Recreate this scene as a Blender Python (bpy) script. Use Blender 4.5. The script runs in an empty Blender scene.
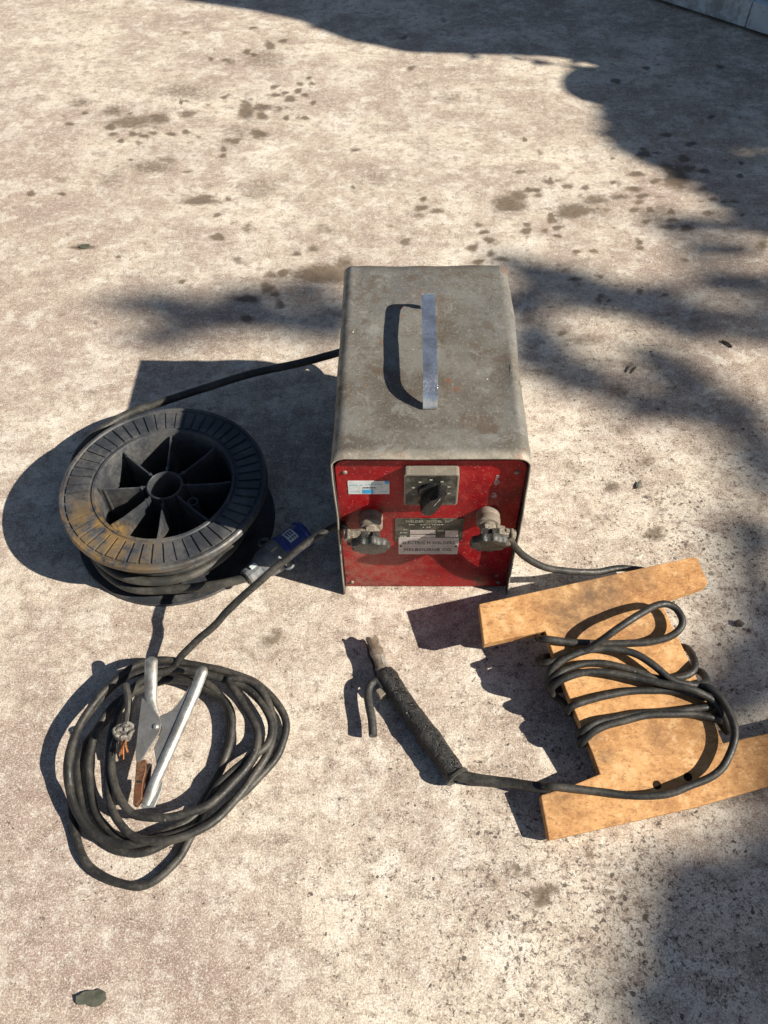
import bpy, bmesh, math, random
from mathutils import Vector, Matrix, noise
random.seed(7)
PI = math.pi
sc = bpy.context.scene
# ------------------------------------------------------------ camera, sky, sun, exposure
FPX, TH, ROLL, CH = 850.0, 0.926433, -0.024151, 1.054038
WPX, HPX = 768, 1024
cR0 = Vector((1, 0, 0)); cU0 = Vector((0, math.sin(TH), math.cos(TH))); cF = Vector((0, math.cos(TH), -math.sin(TH)))
cR = cR0*math.cos(ROLL) + cU0*math.sin(ROLL)
cU = -cR0*math.sin(ROLL) + cU0*math.cos(ROLL)
cC = Vector((0, 0, CH))
cd = bpy.data.cameras.new('camera'); cam = bpy.data.objects.new('camera', cd); sc.collection.objects.link(cam)
cam.matrix_world = Matrix(((cR.x, cU.x, -cF.x, cC.x), (cR.y, cU.y, -cF.y, cC.y), (cR.z, cU.z, -cF.z, cC.z), (0, 0, 0, 1)))
cd.sensor_fit = 'VERTICAL'; cd.sensor_height = 36.0; cd.lens = FPX/HPX*36.0
cd.clip_start = 0.02; cd.clip_end = 400
sc.camera = cam
SAZ, SEL = math.radians(-19.5), math.radians(35.5)
S = Vector((math.cos(SEL)*math.cos(SAZ), math.cos(SEL)*math.sin(SAZ), math.sin(SEL)))   # towards the sun
wd = bpy.data.worlds.new('World'); sc.world = wd; wd.use_nodes = True
nt = wd.node_tree; bg = nt.nodes['Background']
sky = nt.nodes.new('ShaderNodeTexSky'); sky.sky_type = 'NISHITA'; sky.sun_disc = False
sky.sun_elevation = SEL; sky.sun_rotation = PI/2 - SAZ
nt.links.new(sky.outputs[0], bg.inputs[0]); bg.inputs[1].default_value = 0.04; sky.ozone_density = 1.6
sl = bpy.data.lights.new('sun', 'SUN'); sl.energy = 5.0; sl.angle = math.radians(0.53); sl.color = (1.0, 0.925, 0.80)
so = bpy.data.objects.new('sun', sl); sc.collection.objects.link(so)
so.rotation_euler = S.to_track_quat('Z', 'Y').to_euler()
sc.view_settings.view_transform = 'Standard'; sc.view_settings.look = 'None'
sc.view_settings.exposure = 0.75; sc.view_settings.gamma = 1.0

def ray(x, y): return cF + cR*((x-WPX/2)/FPX) - cU*((y-HPX/2)/FPX)
def G(x, y, z=0.0):
    d = ray(x, y); return cC + d*((z-cC.z)/d.z)

# ------------------------------------------------------------ helpers
COL = sc.collection
def tag(o, label=None, cat=None, group=None, kind=None):
    if label: o['label'] = label
    if cat: o['category'] = cat
    if group: o['group'] = group
    if kind: o['kind'] = kind
    return o
def empty(name, loc=(0, 0, 0), rz=0.0):
    o = bpy.data.objects.new(name, None); COL.objects.link(o); o.location = loc; o.rotation_euler = (0, 0, rz)
    o.empty_display_size = 0.02
    return o
class MB:
    def __init__(s): s.v = []; s.f = []; s.m = []; s.cur = 0
    def add(s, vs, fs, m=None):
        b = len(s.v); s.v += [Vector(v) for v in vs]
        for f in fs: s.f.append([b+i for i in f]); s.m.append(s.cur if m is None else m)
        return s
    def box(s, c, d, M=None):
        x, y, z = d[0]/2, d[1]/2, d[2]/2; c = Vector(c)
        vs = [Vector((a*x, b*y, e*z)) for a in (-1, 1) for b in (-1, 1) for e in (-1, 1)]
        vs = [(M @ v if M else v)+c for v in vs]
        return s.add(vs, [(0, 1, 3, 2), (4, 6, 7, 5), (0, 4, 5, 1), (2, 3, 7, 6), (0, 2, 6, 4), (1, 5, 7, 3)])
    def prism(s, poly, z0, z1, f=None):     # poly in local xy, f maps (x,y,z)->Vector
        n = len(poly); f = f or (lambda x, y, z: Vector((x, y, z)))
        vs = [f(p[0], p[1], z0) for p in poly]+[f(p[0], p[1], z1) for p in poly]
        fs = [list(range(n))[::-1], list(range(n, 2*n))]+[(i, (i+1) % n, n+(i+1) % n, n+i) for i in range(n)]
        return s.add(vs, fs)
    def lathe(s, prof, n=32, f=None, close=False):   # prof [(r,h)]
        f = f or (lambda x, y, z: Vector((x, y, z)))
        vs = []; k = len(prof)
        for i in range(n):
            a = 2*PI*i/n
            for r, h in prof: vs.append(f(r*math.cos(a), r*math.sin(a), h))
        fs = []
        for i in range(n):
            j = (i+1) % n
            for q in range(k-1 if not close else k):
                q2 = (q+1) % k
                fs.append((i*k+q, j*k+q, j*k+q2, i*k+q2))
        return s.add(vs, fs)
    def tube(s, pts, r, n=12, cap=True, wob=0.0):
        pts = [Vector(p) for p in pts]; N = len(pts)
        rr = r if isinstance(r, (list, tuple)) else [r]*N
        T = []
        for i in range(N):
            t = pts[min(i+1, N-1)]-pts[max(i-1, 0)]
            T.append(t.normalized() if t.length > 1e-9 else Vector((1, 0, 0)))
        u = T[0].orthogonal().normalized(); vs = []
        for i in range(N):
            u = (u - T[i]*u.dot(T[i]))
            u = u.normalized() if u.length > 1e-6 else T[i].orthogonal().normalized()
            w = T[i].cross(u)
            for k in range(n):
                a = 2*PI*k/n
                q = rr[i]*(1+wob*noise.noise(pts[i]*60+Vector((math.cos(a), math.sin(a), 0))))
                vs.append(pts[i]+(u*math.cos(a)+w*math.sin(a))*q)
        fs = []
        for i in range(N-1):
            for k in range(n):
                k2 = (k+1) % n
                fs.append((i*n+k, i*n+k2, (i+1)*n+k2, (i+1)*n+k))
        if cap: fs.append(list(range(n))[::-1]); fs.append([(N-1)*n+k for k in range(n)])
        return s.add(vs, fs)
    def build(s, name, mats, parent=None, smooth=True, ang=35):
        me = bpy.data.meshes.new(name); me.from_pydata([tuple(v) for v in s.v], [], s.f)
        if not isinstance(mats, (list, tuple)): mats = [mats]
        for m in mats: me.materials.append(m)
        me.polygons.foreach_set('material_index', s.m)
        bm = bmesh.new(); bm.from_mesh(me)
        bmesh.ops.recalc_face_normals(bm, faces=bm.faces[:])
        if smooth:
            for f in bm.faces: f.smooth = True
            for e in bm.edges:
                if len(e.link_faces) == 2 and e.calc_face_angle(0) > math.radians(ang): e.smooth = False
        bm.to_mesh(me); bm.free(); me.update()
        o = bpy.data.objects.new(name, me); COL.objects.link(o)
        if parent: o.parent = parent
        return o
def bevel(o, w, seg=2):
    m = o.modifiers.new('bevel', 'BEVEL'); m.width = w; m.segments = seg; m.limit_method = 'ANGLE'; m.angle_limit = math.radians(40)
    m.harden_normals = False
    return o
def spline(pts, kink=0.0):
    P = [Vector(p) for p in pts]; P = [P[0]*2-P[1]]+P+[P[-1]*2-P[-2]]; out = []
    for i in range(1, len(P)-2):
        p0, p1, p2, p3 = P[i-1:i+3]
        d = max((p2-p1).length, 1e-6); k = max(3, min(40, int(d/0.006)))
        t0 = 0; t1 = max((p1-p0).length, 1e-6)**.5; t2 = t1+d**.5; t3 = t2+max((p3-p2).length, 1e-6)**.5
        for j in range(k):
            t = t1+(t2-t1)*j/k
            A1 = p0*((t1-t)/(t1-t0))+p1*((t-t0)/(t1-t0)); A2 = p1*((t2-t)/(t2-t1))+p2*((t-t1)/(t2-t1)); A3 = p2*((t3-t)/(t3-t2))+p3*((t-t2)/(t3-t2))
            B1 = A1*((t2-t)/(t2-t0))+A2*((t-t0)/(t2-t0)); B2 = A2*((t3-t)/(t3-t1))+A3*((t-t1)/(t3-t1))
            out.append(B1*((t2-t)/(t2-t1))+B2*((t-t1)/(t2-t1)))
    out.append(P[-2])
    if kink: out = [p+Vector((noise.noise(p*22), noise.noise(p*22+Vector((7, 3, 1))), .4*abs(noise.noise(p*30)))).__mul__(kink*min(1, i/12, (len(out)-1-i)/12)) for i, p in enumerate(out)]
    return out
def interp(pts, rounds=2):
    for _ in range(rounds):
        q = []
        for i in range(len(pts)):
            a, b = Vector(pts[i]), Vector(pts[(i+1) % len(pts)])
            q += [a*.75+b*.25, a*.25+b*.75]
        pts = q
    return pts
def rrect(w, h, r, n=5):
    out = []
    for cx, cy, a0 in ((w/2-r, h/2-r, 0), (-w/2+r, h/2-r, 90), (-w/2+r, -h/2+r, 180), (w/2-r, -h/2+r, 270)):
        for i in range(n+1):
            a = math.radians(a0+90*i/n); out.append((cx+r*math.cos(a), cy+r*math.sin(a)))
    return out

# ------------------------------------------------------------ materials
class NT:
    def __init__(s, name):
        s.mat = bpy.data.materials.new(name); s.mat.use_nodes = True; s.t = s.mat.node_tree
        s.b = s.t.nodes['Principled BSDF']; s.tc = s.t.nodes.new('ShaderNodeTexCoord').outputs['Object']
    def n(s, ty, **kw):
        o = s.t.nodes.new(ty)
        for k, v in kw.items(): setattr(o, k, v)
        return o
    def L(s, a, b):
        if isinstance(a, (int, float)): b.default_value = a
        elif isinstance(a, (tuple, list)): b.default_value = tuple(a) if len(a) == 4 or b.type == 'VECTOR' else (*a, 1)
        else: s.t.links.new(a, b)
    def noise(s, scale, detail=4, rough=.55, vec=None, dist=0.0, out=0):
        o = s.n('ShaderNodeTexNoise'); s.L(vec or s.tc, o.inputs['Vector']); o.inputs['Scale'].default_value = scale
        o.inputs['Detail'].default_value = detail; o.inputs['Roughness'].default_value = rough; o.inputs['Distortion'].default_value = dist
        return o.outputs[out]
    def vor(s, scale, feature='F1', out='Distance', vec=None, rnd=1.0):
        o = s.n('ShaderNodeTexVoronoi', feature=feature); s.L(vec or s.tc, o.inputs['Vector']); o.inputs['Scale'].default_value = scale
        o.inputs['Randomness'].default_value = rnd
        return o.outputs[out]
    def ramp(s, x, lo, hi, a=0.0, b=1.0, smooth=True):
        o = s.n('ShaderNodeMapRange', interpolation_type='SMOOTHSTEP' if smooth else 'LINEAR'); s.L(x, o.inputs[0])
        for i, v in zip((1, 2, 3, 4), (lo, hi, a, b)): s.L(v, o.inputs[i])
        return o.outputs[0]
    def math(s, op, a, b=0.0, clamp=False):
        o = s.n('ShaderNodeMath', operation=op, use_clamp=clamp); s.L(a, o.inputs[0]); s.L(b, o.inputs[1]); return o.outputs[0]
    def mix(s, f, a, b, mode='MIX'):
        o = s.n('ShaderNodeMix', data_type='RGBA', blend_type=mode); s.L(f, o.inputs[0]); s.L(a, o.inputs[6]); s.L(b, o.inputs[7]); return o.outputs[2]
    def attr(s, name): return s.n('ShaderNodeAttribute', attribute_name=name).outputs['Fac']
    def scale(s, v, vec=None, rot=(0, 0, 0)):
        o = s.n('ShaderNodeMapping'); s.L(vec or s.tc, o.inputs[0]); o.inputs['Scale'].default_value = v; o.inputs['Rotation'].default_value = rot; return o.outputs[0]
    def warp(s, amt, sc_):
        nz = s.n('ShaderNodeTexNoise'); s.L(s.tc, nz.inputs['Vector']); nz.inputs['Scale'].default_value = sc_; nz.inputs['Detail'].default_value = 3
        a = s.n('ShaderNodeVectorMath', operation='SUBTRACT'); s.L(nz.outputs[1], a.inputs[0]); a.inputs[1].default_value = (.5, .5, .5)
        b = s.n('ShaderNodeVectorMath', operation='SCALE'); s.L(a.outputs[0], b.inputs[0]); b.inputs['Scale'].default_value = amt
        c = s.n('ShaderNodeVectorMath', operation='ADD'); s.L(s.tc, c.inputs[0]); s.L(b.outputs[0], c.inputs[1]); return c.outputs[0]
    def done(s, col, rough=.6, metal=0.0, bump=None, bs=.3, bd=.001, spec=None):
        s.L(col, s.b.inputs['Base Color']); s.L(rough, s.b.inputs['Roughness']); s.L(metal, s.b.inputs['Metallic'])
        if spec is not None: s.b.inputs['Specular IOR Level'].default_value = spec
        if bump is not None:
            o = s.n('ShaderNodeBump'); o.inputs['Strength'].default_value = bs; o.inputs['Distance'].default_value = bd
            s.L(bump, o.inputs['Height']); s.L(o.outputs[0], s.b.inputs['Normal'])
        return s.mat

def m_concrete():
    s = NT('stained_concrete'); at = s.attr
    big = s.noise(2.2, 5, .6, dist=.4); mid = s.noise(9, 6, .65); fine = s.noise(48, 6, .75); f2 = s.noise(130, 4, .7); grain = s.noise(420, 3, .75); g2 = s.noise(760, 2, .7)
    m2 = s.noise(5.5, 7, .72, vec=s.scale((1, 1.5, 1), rot=(0, 0, .5)), dist=.6); m3 = s.noise(21, 6, .72, dist=.3)
    c = s.mix(s.ramp(big, .38, .58), (.67, .58, .455), (.44, .345, .265))
    c = s.mix(s.math('MULTIPLY', s.ramp(m2, .49, .60), .75), c, (.33, .24, .185))
    c = s.mix(s.math('MULTIPLY', s.ramp(m2, .47, .38), .80), c, (.74, .67, .565))
    c = s.mix(s.math('MULTIPLY', s.ramp(mid, .51, .62), .65), c, (.30, .215, .165))
    c = s.mix(s.math('MULTIPLY', s.ramp(mid, .46, .37), .65), c, (.76, .70, .60))
    c = s.mix(s.math('MULTIPLY', s.ramp(m3, .53, .62), .55), c, (.27, .20, .155))
    c = s.mix(s.math('MULTIPLY', s.ramp(m3, .45, .37), .55), c, (.80, .75, .65))
    c = s.mix(s.math('MULTIPLY', at('pink'), s.ramp(m3, .30, .62, .4, 1)), c, (.315, .225, .19))
    c = s.mix(s.math('MULTIPLY', at('pale'), s.ramp(m3, .58, .36, .15, .8)), c, (.72, .665, .58))
    c = s.mix(s.ramp(fine, .51, .62, 0, .70), c, (.25, .18, .135))
    c = s.mix(s.ramp(fine, .47, .34, 0, .5), c, (.74, .69, .60))
    c = s.mix(s.ramp(f2, .53, .66, 0, .55), c, (.24, .18, .145))
    c = s.mix(s.ramp(f2, .46, .34, 0, .5), c, (.76, .71, .62))
    c = s.mix(s.ramp(grain, .52, .63, 0, .58), c, (.17, .13, .11))
    c = s.mix(s.ramp(grain, .47, .38, 0, .50), c, (.84, .80, .72))
    c = s.mix(s.ramp(g2, .55, .65, 0, .40), c, (.12, .095, .085))
    c = s.mix(s.ramp(g2, .45, .36, 0, .4), c, (.88, .84, .76))
    # pits and dark grit, in drifts
    w = s.warp(.010, 130)
    clus = s.math('ADD', at('pits'), s.math('MULTIPLY', s.math('SUBTRACT', s.noise(24, 4, .65), .5), 2.2))
    vo = s.n('ShaderNodeTexVoronoi'); s.L(w, vo.inputs['Vector']); vo.inputs['Scale'].default_value = 105
    sel = s.n('ShaderNodeSeparateColor'); s.L(vo.outputs['Color'], sel.inputs[0])
    thr = s.math('MULTIPLY', s.ramp(sel.outputs[0], .72, 1.0, 0, .36), s.ramp(clus, -.1, 1.0, .25, 1.1))
    pit = s.ramp(s.math('SUBTRACT', thr, vo.outputs['Distance']), 0.0, .12)
    gr = s.noise(165, 6, .78, vec=w)
    lim = s.ramp(clus, -.1, 1.1, .625, .535)
    pit2 = s.ramp(s.math('SUBTRACT', gr, lim), 0.0, .025)
    allp = s.math('MAXIMUM', pit, s.math('MULTIPLY', pit2, .95))
    c = s.mix(s.math('MULTIPLY', allp, .88), c, (.075, .058, .05))
    tro = s.noise(30, 4, .7, vec=s.scale((.4, 1.6, 1), rot=(0, 0, -.7)), dist=.9)
    c = s.mix(s.math('MULTIPLY', s.ramp(tro, .58, .66), .18), c, (.24, .175, .135)); c = s.mix(s.math('MULTIPLY', s.ramp(tro, .42, .35), .15), c, (.80, .74, .64))
    # oil and water stains
    st = s.ramp(s.math('ADD', at('stain'), s.math('MULTIPLY', s.math('SUBTRACT', s.noise(95, 5, .7), .5), 1.3)), .10, .85)
    c = s.mix(s.math('MULTIPLY', st, .84), c, s.mix(s.ramp(fine, .4, .6), (.085, .06, .038), (.15, .108, .07)))
    # faint scratches
    scr = s.vor(26, 'DISTANCE_TO_EDGE', 'Distance', vec=s.warp(.12, 7))
    c = s.mix(s.math('MULTIPLY', s.ramp(scr, .02, .0), s.ramp(mid, .5, .62, 0, .30)), c, (.22, .17, .14))
    h = s.math('ADD', s.math('ADD', s.math('MULTIPLY', grain, .5), s.math('MULTIPLY', f2, .7)), s.math('MULTIPLY', fine, .9))
    h = s.math('SUBTRACT', h, s.math('MULTIPLY', allp, .8))
    return s.done(c, s.math('SUBTRACT', .88, s.math('MULTIPLY', st, .2)), 0, h, .42, .0022, spec=.3)

def m_grey_paint():
    s = NT('worn_grey_enamel')
    a = s.noise(14, 6, .65); b = s.noise(60, 5, .65); f = s.noise(300, 3, .7); l = s.noise(5, 4, .5)
    c = s.mix(s.ramp(a, .35, .65), (.19, .182, .16), (.115, .10, .08))
    c = s.mix(s.ramp(l, .42, .62, 0, .5), c, (.175, .18, .178))
    c = s.mix(s.ramp(b, .47, .70, 0, .62), c, (.078, .06, .044))
    c = s.mix(s.ramp(f, .54, .66, 0, .6), c, (.27, .25, .21))
    sc1 = s.ramp(s.noise(120, 5, .7, vec=s.scale((.2, 1.8, 1), rot=(0, 0, .7)), dist=.5), .62, .68, 0, .35); c = s.mix(s.math('MULTIPLY', sc1, s.ramp(a, .42, .6)), c, (.34, .33, .30))
    sc2 = s.ramp(s.noise(120, 5, .7, vec=s.scale((1.8, .2, 1), rot=(0, 0, .25)), dist=.5), .63, .68, 0, .35); c = s.mix(s.math('MULTIPLY', sc2, s.ramp(l, .42, .6)), c, (.32, .31, .28))
    v = s.vor(55, vec=s.warp(.02, 60)); vc = s.ramp(v, .10, .05)
    c = s.mix(s.math('MULTIPLY', vc, s.ramp(s.noise(20, 2), .55, .6)), c, (.50, .48, .42))
    c = s.mix(s.ramp(s.noise(24, 6, .75, dist=.5), .53, .62, 0, .55), c, (.105, .072, .045)); c = s.mix(s.ramp(s.noise(30, 6, .75, dist=.5, vec=s.scale((1, 1, 1), rot=(0, 0, 1))), .55, .64, 0, .5), c, (.27, .27, .255))
    rust = s.math('MULTIPLY', s.ramp(s.noise(17, 4, .6, vec=s.scale((1, 1, 1), rot=(0, 0, 2))), .63, .70), s.ramp(f, .3, .5))
    c = s.mix(s.math('MULTIPLY', rust, .8), c, (.21, .075, .03))
    c = s.mix(s.ramp(s.noise(9, 3, .5, vec=s.scale((1, 1, 2))), .66, .72, 0, .5), c, (.20, .27, .36))
    rim = s.attr('rim'); c = s.mix(s.math('MULTIPLY', rim, s.ramp(b, .3, .6, .35, .9)), c, (.36, .32, .26))
    return s.done(c, s.ramp(b, .3, .7, .42, .7), .15, s.math('ADD', f, b), .35, .0012)
def m_red():
    s = NT('dirty_red_enamel')
    a = s.noise(12, 6, .7); b = s.noise(60, 5, .7); f = s.noise(260, 3, .7)
    c = s.mix(s.ramp(a, .35, .7), (.31, .003, .008), (.13, .003, .006))
    c = s.mix(s.ramp(b, .50, .66, 0, .4), c, (.38, .05, .04))
    sep = s.n('ShaderNodeSeparateXYZ'); s.L(s.tc, sep.inputs[0])
    low = s.math('MULTIPLY', s.ramp(sep.outputs[0], .05, -.11), s.ramp(sep.outputs[2], .24, .02))
    dirt = s.math('MULTIPLY', s.math('ADD', s.math('MULTIPLY', low, .8), .03), s.ramp(b, .35, .6))
    c = s.mix(s.math('MULTIPLY', dirt, .62), c, (.27, .16, .11))
    ch = s.ramp(s.vor(38, vec=s.warp(.02, 50)), .13, .06)
    c = s.mix(s.math('MULTIPLY', ch, s.ramp(s.noise(26, 2), .58, .63)), c, (.42, .27, .22))
    dk = s.ramp(s.vor(70, vec=s.warp(.03, 30)), .12, .05)
    c = s.mix(s.math('MULTIPLY', dk, s.ramp(s.noise(33, 2), .50, .55)), c, (.035, .012, .012)); c = s.mix(s.ramp(s.noise(24, 6, .8, dist=.5), .60, .66, 0, .6), c, (.06, .022, .02))
    c = s.mix(s.ramp(s.noise(420, 2), .66, .72, 0, .6), c, (.5, .3, .26))
    return s.done(c, s.ramp(b, .3, .7, .32, .55), 0, s.math('ADD', b, f), .25, .001, spec=.3)
def m_simple(name, c1, c2, sc1=40, rough=(.4, .7), metal=0.0, dust=None, dusta=.5, bs=.25, bd=.001, spec=None, vscale=None):
    s = NT(name); v = s.scale(vscale) if vscale else None
    a = s.noise(sc1, 6, .65, vec=v); f = s.noise(sc1*7, 3, .7, vec=v)
    c = s.mix(s.ramp(a, .35, .65), c1, c2)
    if dust: c = s.mix(s.math('MULTIPLY', s.ramp(s.math('ADD', a, s.math('MULTIPLY', f, .5)), .68, .92), dusta), c, dust)
    return s.done(c, s.ramp(f, .3, .7, *rough), metal, s.math('ADD', f, a), bs, bd, spec)
def m_cable(name, c1, c2, dust):
    s = NT(name); a = s.noise(30, 5, .6); f = s.noise(220, 4, .7)
    c = s.mix(s.ramp(a, .35, .65), c1, c2)
    c = s.mix(s.ramp(s.math('ADD', a, s.math('MULTIPLY', f, .6)), .74, 1.0, 0, .42), c, dust)
    nick = s.ramp(s.vor(110, vec=s.warp(.02, 80)), .14, .07)
    c = s.mix(s.math('MULTIPLY', nick, s.ramp(s.noise(45, 2), .57, .62)), c, (.22, .18, .14))
    return s.done(c, s.ramp(f, .3, .7, .42, .66), 0, s.math('ADD', f, a), .4, .001, spec=.42)
def m_wood():
    s = NT('pressed_wood_board')
    a = s.noise(10, 6, .7); f = s.noise(150, 4, .75, vec=s.scale((1, 1.6, 1), rot=(0, 0, .25))); g = s.noise(34, 6, .75)
    c = s.mix(s.ramp(a, .35, .65), (.58, .325, .135), (.46, .235, .09))
    c = s.mix(s.ramp(g, .49, .61, 0, .6), c, (.33, .16, .065))
    c = s.mix(s.ramp(g, .47, .37, 0, .65), c, (.68, .45, .235))
    fb = s.noise(70, 4, .8, vec=s.scale((.8, 1.5, 1), rot=(0, 0, .27)))
    c = s.mix(s.ramp(fb, .53, .64, 0, .55), c, (.25, .115, .045)); c = s.mix(s.ramp(fb, .45, .36, 0, .4), c, (.74, .47, .23))
    c = s.mix(s.ramp(f, .54, .66, 0, .65), c, (.22, .105, .048))
    c = s.mix(s.ramp(f, .44, .30, 0, .4), c, (.70, .45, .24))
    c = s.mix(s.math('MULTIPLY', s.attr('grime'), s.ramp(g, .3, .65, .3, 1)), c, (.10, .075, .055))
    ck = s.ramp(s.vor(11, 'DISTANCE_TO_EDGE', vec=s.warp(.16, 22)), .008, .001)
    c = s.mix(s.math('MULTIPLY', ck, s.ramp(a, .52, .6, 0, .6)), c, (.13, .055, .03))
    return s.done(c, .7, 0, s.math('ADD', f, s.math('MULTIPLY', g, .8)), .4, .0012, spec=.25)
def m_reel():
    s = NT('dusty_black_plastic')
    a = s.noise(16, 6, .65); f = s.noise(180, 4, .7)
    c = s.mix(s.ramp(a, .35, .65), (.029, .032, .038), (.056, .060, .066))
    c = s.mix(s.ramp(s.math('ADD', a, s.math('MULTIPLY', f, .5)), .68, .95, 0, .55), c, (.12, .112, .10))
    m = s.math('MULTIPLY', s.attr('mud'), s.ramp(s.noise(45, 5, .75), .40, .58))
    c = s.mix(m, c, s.mix(s.ramp(f, .4, .6), (.30, .185, .055), (.18, .11, .04)))
    scr = s.ramp(s.noise(90, 4, .7, vec=s.scale((1, 6, 1), rot=(0, 0, .6))), .66, .72, 0, .5)
    c = s.mix(scr, c, (.17, .165, .155))
    return s.done(c, s.ramp(f, .3, .7, .36, .6), 0, s.math('ADD', f, a), .25, .001, spec=.5)
def m_holder():
    s = NT('scorched_black_grip')
    a = s.noise(45, 6, .75); v = s.noise(120, 5, .8)
    c = s.mix(s.ramp(a, .4, .6), (.004, .004, .004), (.014, .013, .012))
    c = s.mix(s.ramp(v, .58, .68, 0, .6), c, (.12, .108, .088))
    return s.done(c, s.ramp(v, .3, .7, .12, .6), 0, s.math('ADD', a, v), .9, .004, spec=.6)
def m_leaf(name, a, b):
    s = NT(name); n = s.noise(3, 3)
    return s.done(s.mix(s.ramp(n, .4, .6), a, b), .55)

M = dict(
    ground=m_concrete(), grey=m_grey_paint(), red=m_red(), wood=m_wood(), reel=m_reel(), grip=m_holder(),
    cable=m_cable('weld_cable_rubber', (.017, .017, .016), (.031, .029, .026), (.095, .085, .07)),
    cable2=m_cable('dusty_cord_rubber', (.030, .030, .028), (.052, .050, .044), (.12, .108, .09)),
    inner=m_simple('dark_inner_metal', (.012, .012, .012), (.025, .022, .02), 30, (.5, .8)),  # near-black metal for inner faces and inner clamp parts
    chrome=m_simple('chromed_strap', (.95, .96, .98), (.74, .77, .82), 45, (.16, .36), .93, (.40, .36, .3), .4, .3, .0008),
    galv=m_simple('zinc_plated_steel', (.52, .52, .49), (.36, .36, .34), 50, (.36, .6), .8, (.24, .20, .15), .5, .2, .0006),
    galvdull=m_simple('dull_zinc_plate', (.25, .25, .25), (.19, .19, .19), 40, (.35, .55), .6, (.20, .17, .13), .4, .2, .0006),
    copper=m_simple('tarnished_copper', (.17, .07, .035), (.08, .035, .022), 60, (.4, .7), .5, (.3, .17, .09), .5, .3, .001),
    coppern=m_simple('bare_copper_strands', (.42, .19, .08), (.26, .11, .05), 90, (.3, .5), .8),
    dirtymetal=m_simple('grimy_brass', (.24, .205, .165), (.155, .13, .10), 70, (.45, .7), .35, (.36, .32, .26), .6, .5, .002),
    boss=m_simple('dusty_brown_boss', (.20, .165, .13), (.14, .115, .09), 70, (.5, .8), 0, (.33, .28, .22), .6, .3, .001),
    knob=m_simple('dusty_black_knob', (.016, .018, .016), (.032, .032, .03), 60, (.3, .6), 0, (.15, .14, .12), .4, .4, .002),
    burnt=m_simple('burnt_brown_steel', (.20, .15, .105), (.07, .05, .04), 80, (.4, .7), .35, (.34, .29, .23), .6, .6, .002),
    void=m_simple('hole_shadowed_wood', (.02, .012, .008), (.03, .018, .01), 60, (.8, .9), spec=.05),
    black=m_simple('glossy_black_plastic', (.006, .006, .007), (.012, .012, .012), 40, (.2, .4), 0, (.06, .055, .05), .3, .2, .001),
    plate=m_simple('switch_box_grey', (.215, .195, .16), (.16, .14, .11), 70, (.4, .65), .1, (.36, .33, .28), .6, .35, .001),
    dial=m_simple('dark_dial_face', (.018, .02, .017), (.036, .036, .03), 60, (.35, .6), .1, (.18, .17, .14), .5, .2, .001),
    pdark=m_simple('dark_nameplate', (.028, .032, .025), (.06, .06, .045), 80, (.35, .6), .2, (.17, .15, .12), .6, .2, .001),
    plight=m_simple('aluminium_nameplate', (.50, .46, .45), (.36, .32, .31), 80, (.35, .6), .2, (.45, .38, .36), .5, .2, .001),
    ink=m_simple('dark_print', (.035, .02, .022), (.06, .03, .03), 60),
    paleink=m_simple('pale_print', (.36, .36, .30), (.24, .24, .2), 60),
    white=m_simple('paper_label', (.62, .66, .68), (.52, .58, .60), 90, (.5, .7), 0, (.42, .48, .44), .5),
    blueink=m_simple('sky_blue_print', (.03, .30, .62), (.05, .36, .68), 60),
    lightblue=m_simple('faded_print', (.30, .46, .58), (.38, .48, .5), 60),
    plugblue=m_simple('blue_plug_plastic', (.008, .03, .19), (.012, .04, .24), 60, (.35, .55), 0, (.1, .12, .2), .4),
    pluggrey=m_simple('grey_plug_plastic', (.085, .095, .11), (.12, .125, .13), 60, (.4, .6), 0, (.26, .24, .2), .5),
    rag=m_simple('silvery_tape', (.22, .20, .18), (.09, .08, .07), 90, (.3, .6), .3, (.42, .39, .34), .5, .7, .002),
    beam=m_simple('pale_painted_beam', (.60, .66, .68), (.48, .53, .55), 14, (.5, .7), 0, (.2, .18, .15), .6),
    beamtop=m_simple('weathered_top', (.30, .24, .19), (.22, .17, .14), 22, (.6, .8), 0, (.12, .1, .08), .5),
    stone=m_simple('dark_stone', (.10, .085, .07), (.06, .05, .045), 90, (.7, .9), 0, (.2, .17, .14), .4, .5, .002),
    twig=m_simple('dry_twig', (.05, .035, .025), (.09, .065, .045), 90),
    deadleaf=m_simple('grey_green_leaf', (.055, .062, .045), (.085, .085, .06), 70, (.6, .8), 0, (.14, .13, .1), .4),
    scuff=m_simple('pale_scuff', (.36, .26, .27), (.28, .16, .17), 300),
    leafA=m_leaf('green_leaf', (.05, .10, .03), (.09, .14, .04)),
    bark=m_simple('bark', (.12, .09, .06), (.07, .05, .035), 8, (.8, .95)),
)

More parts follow.
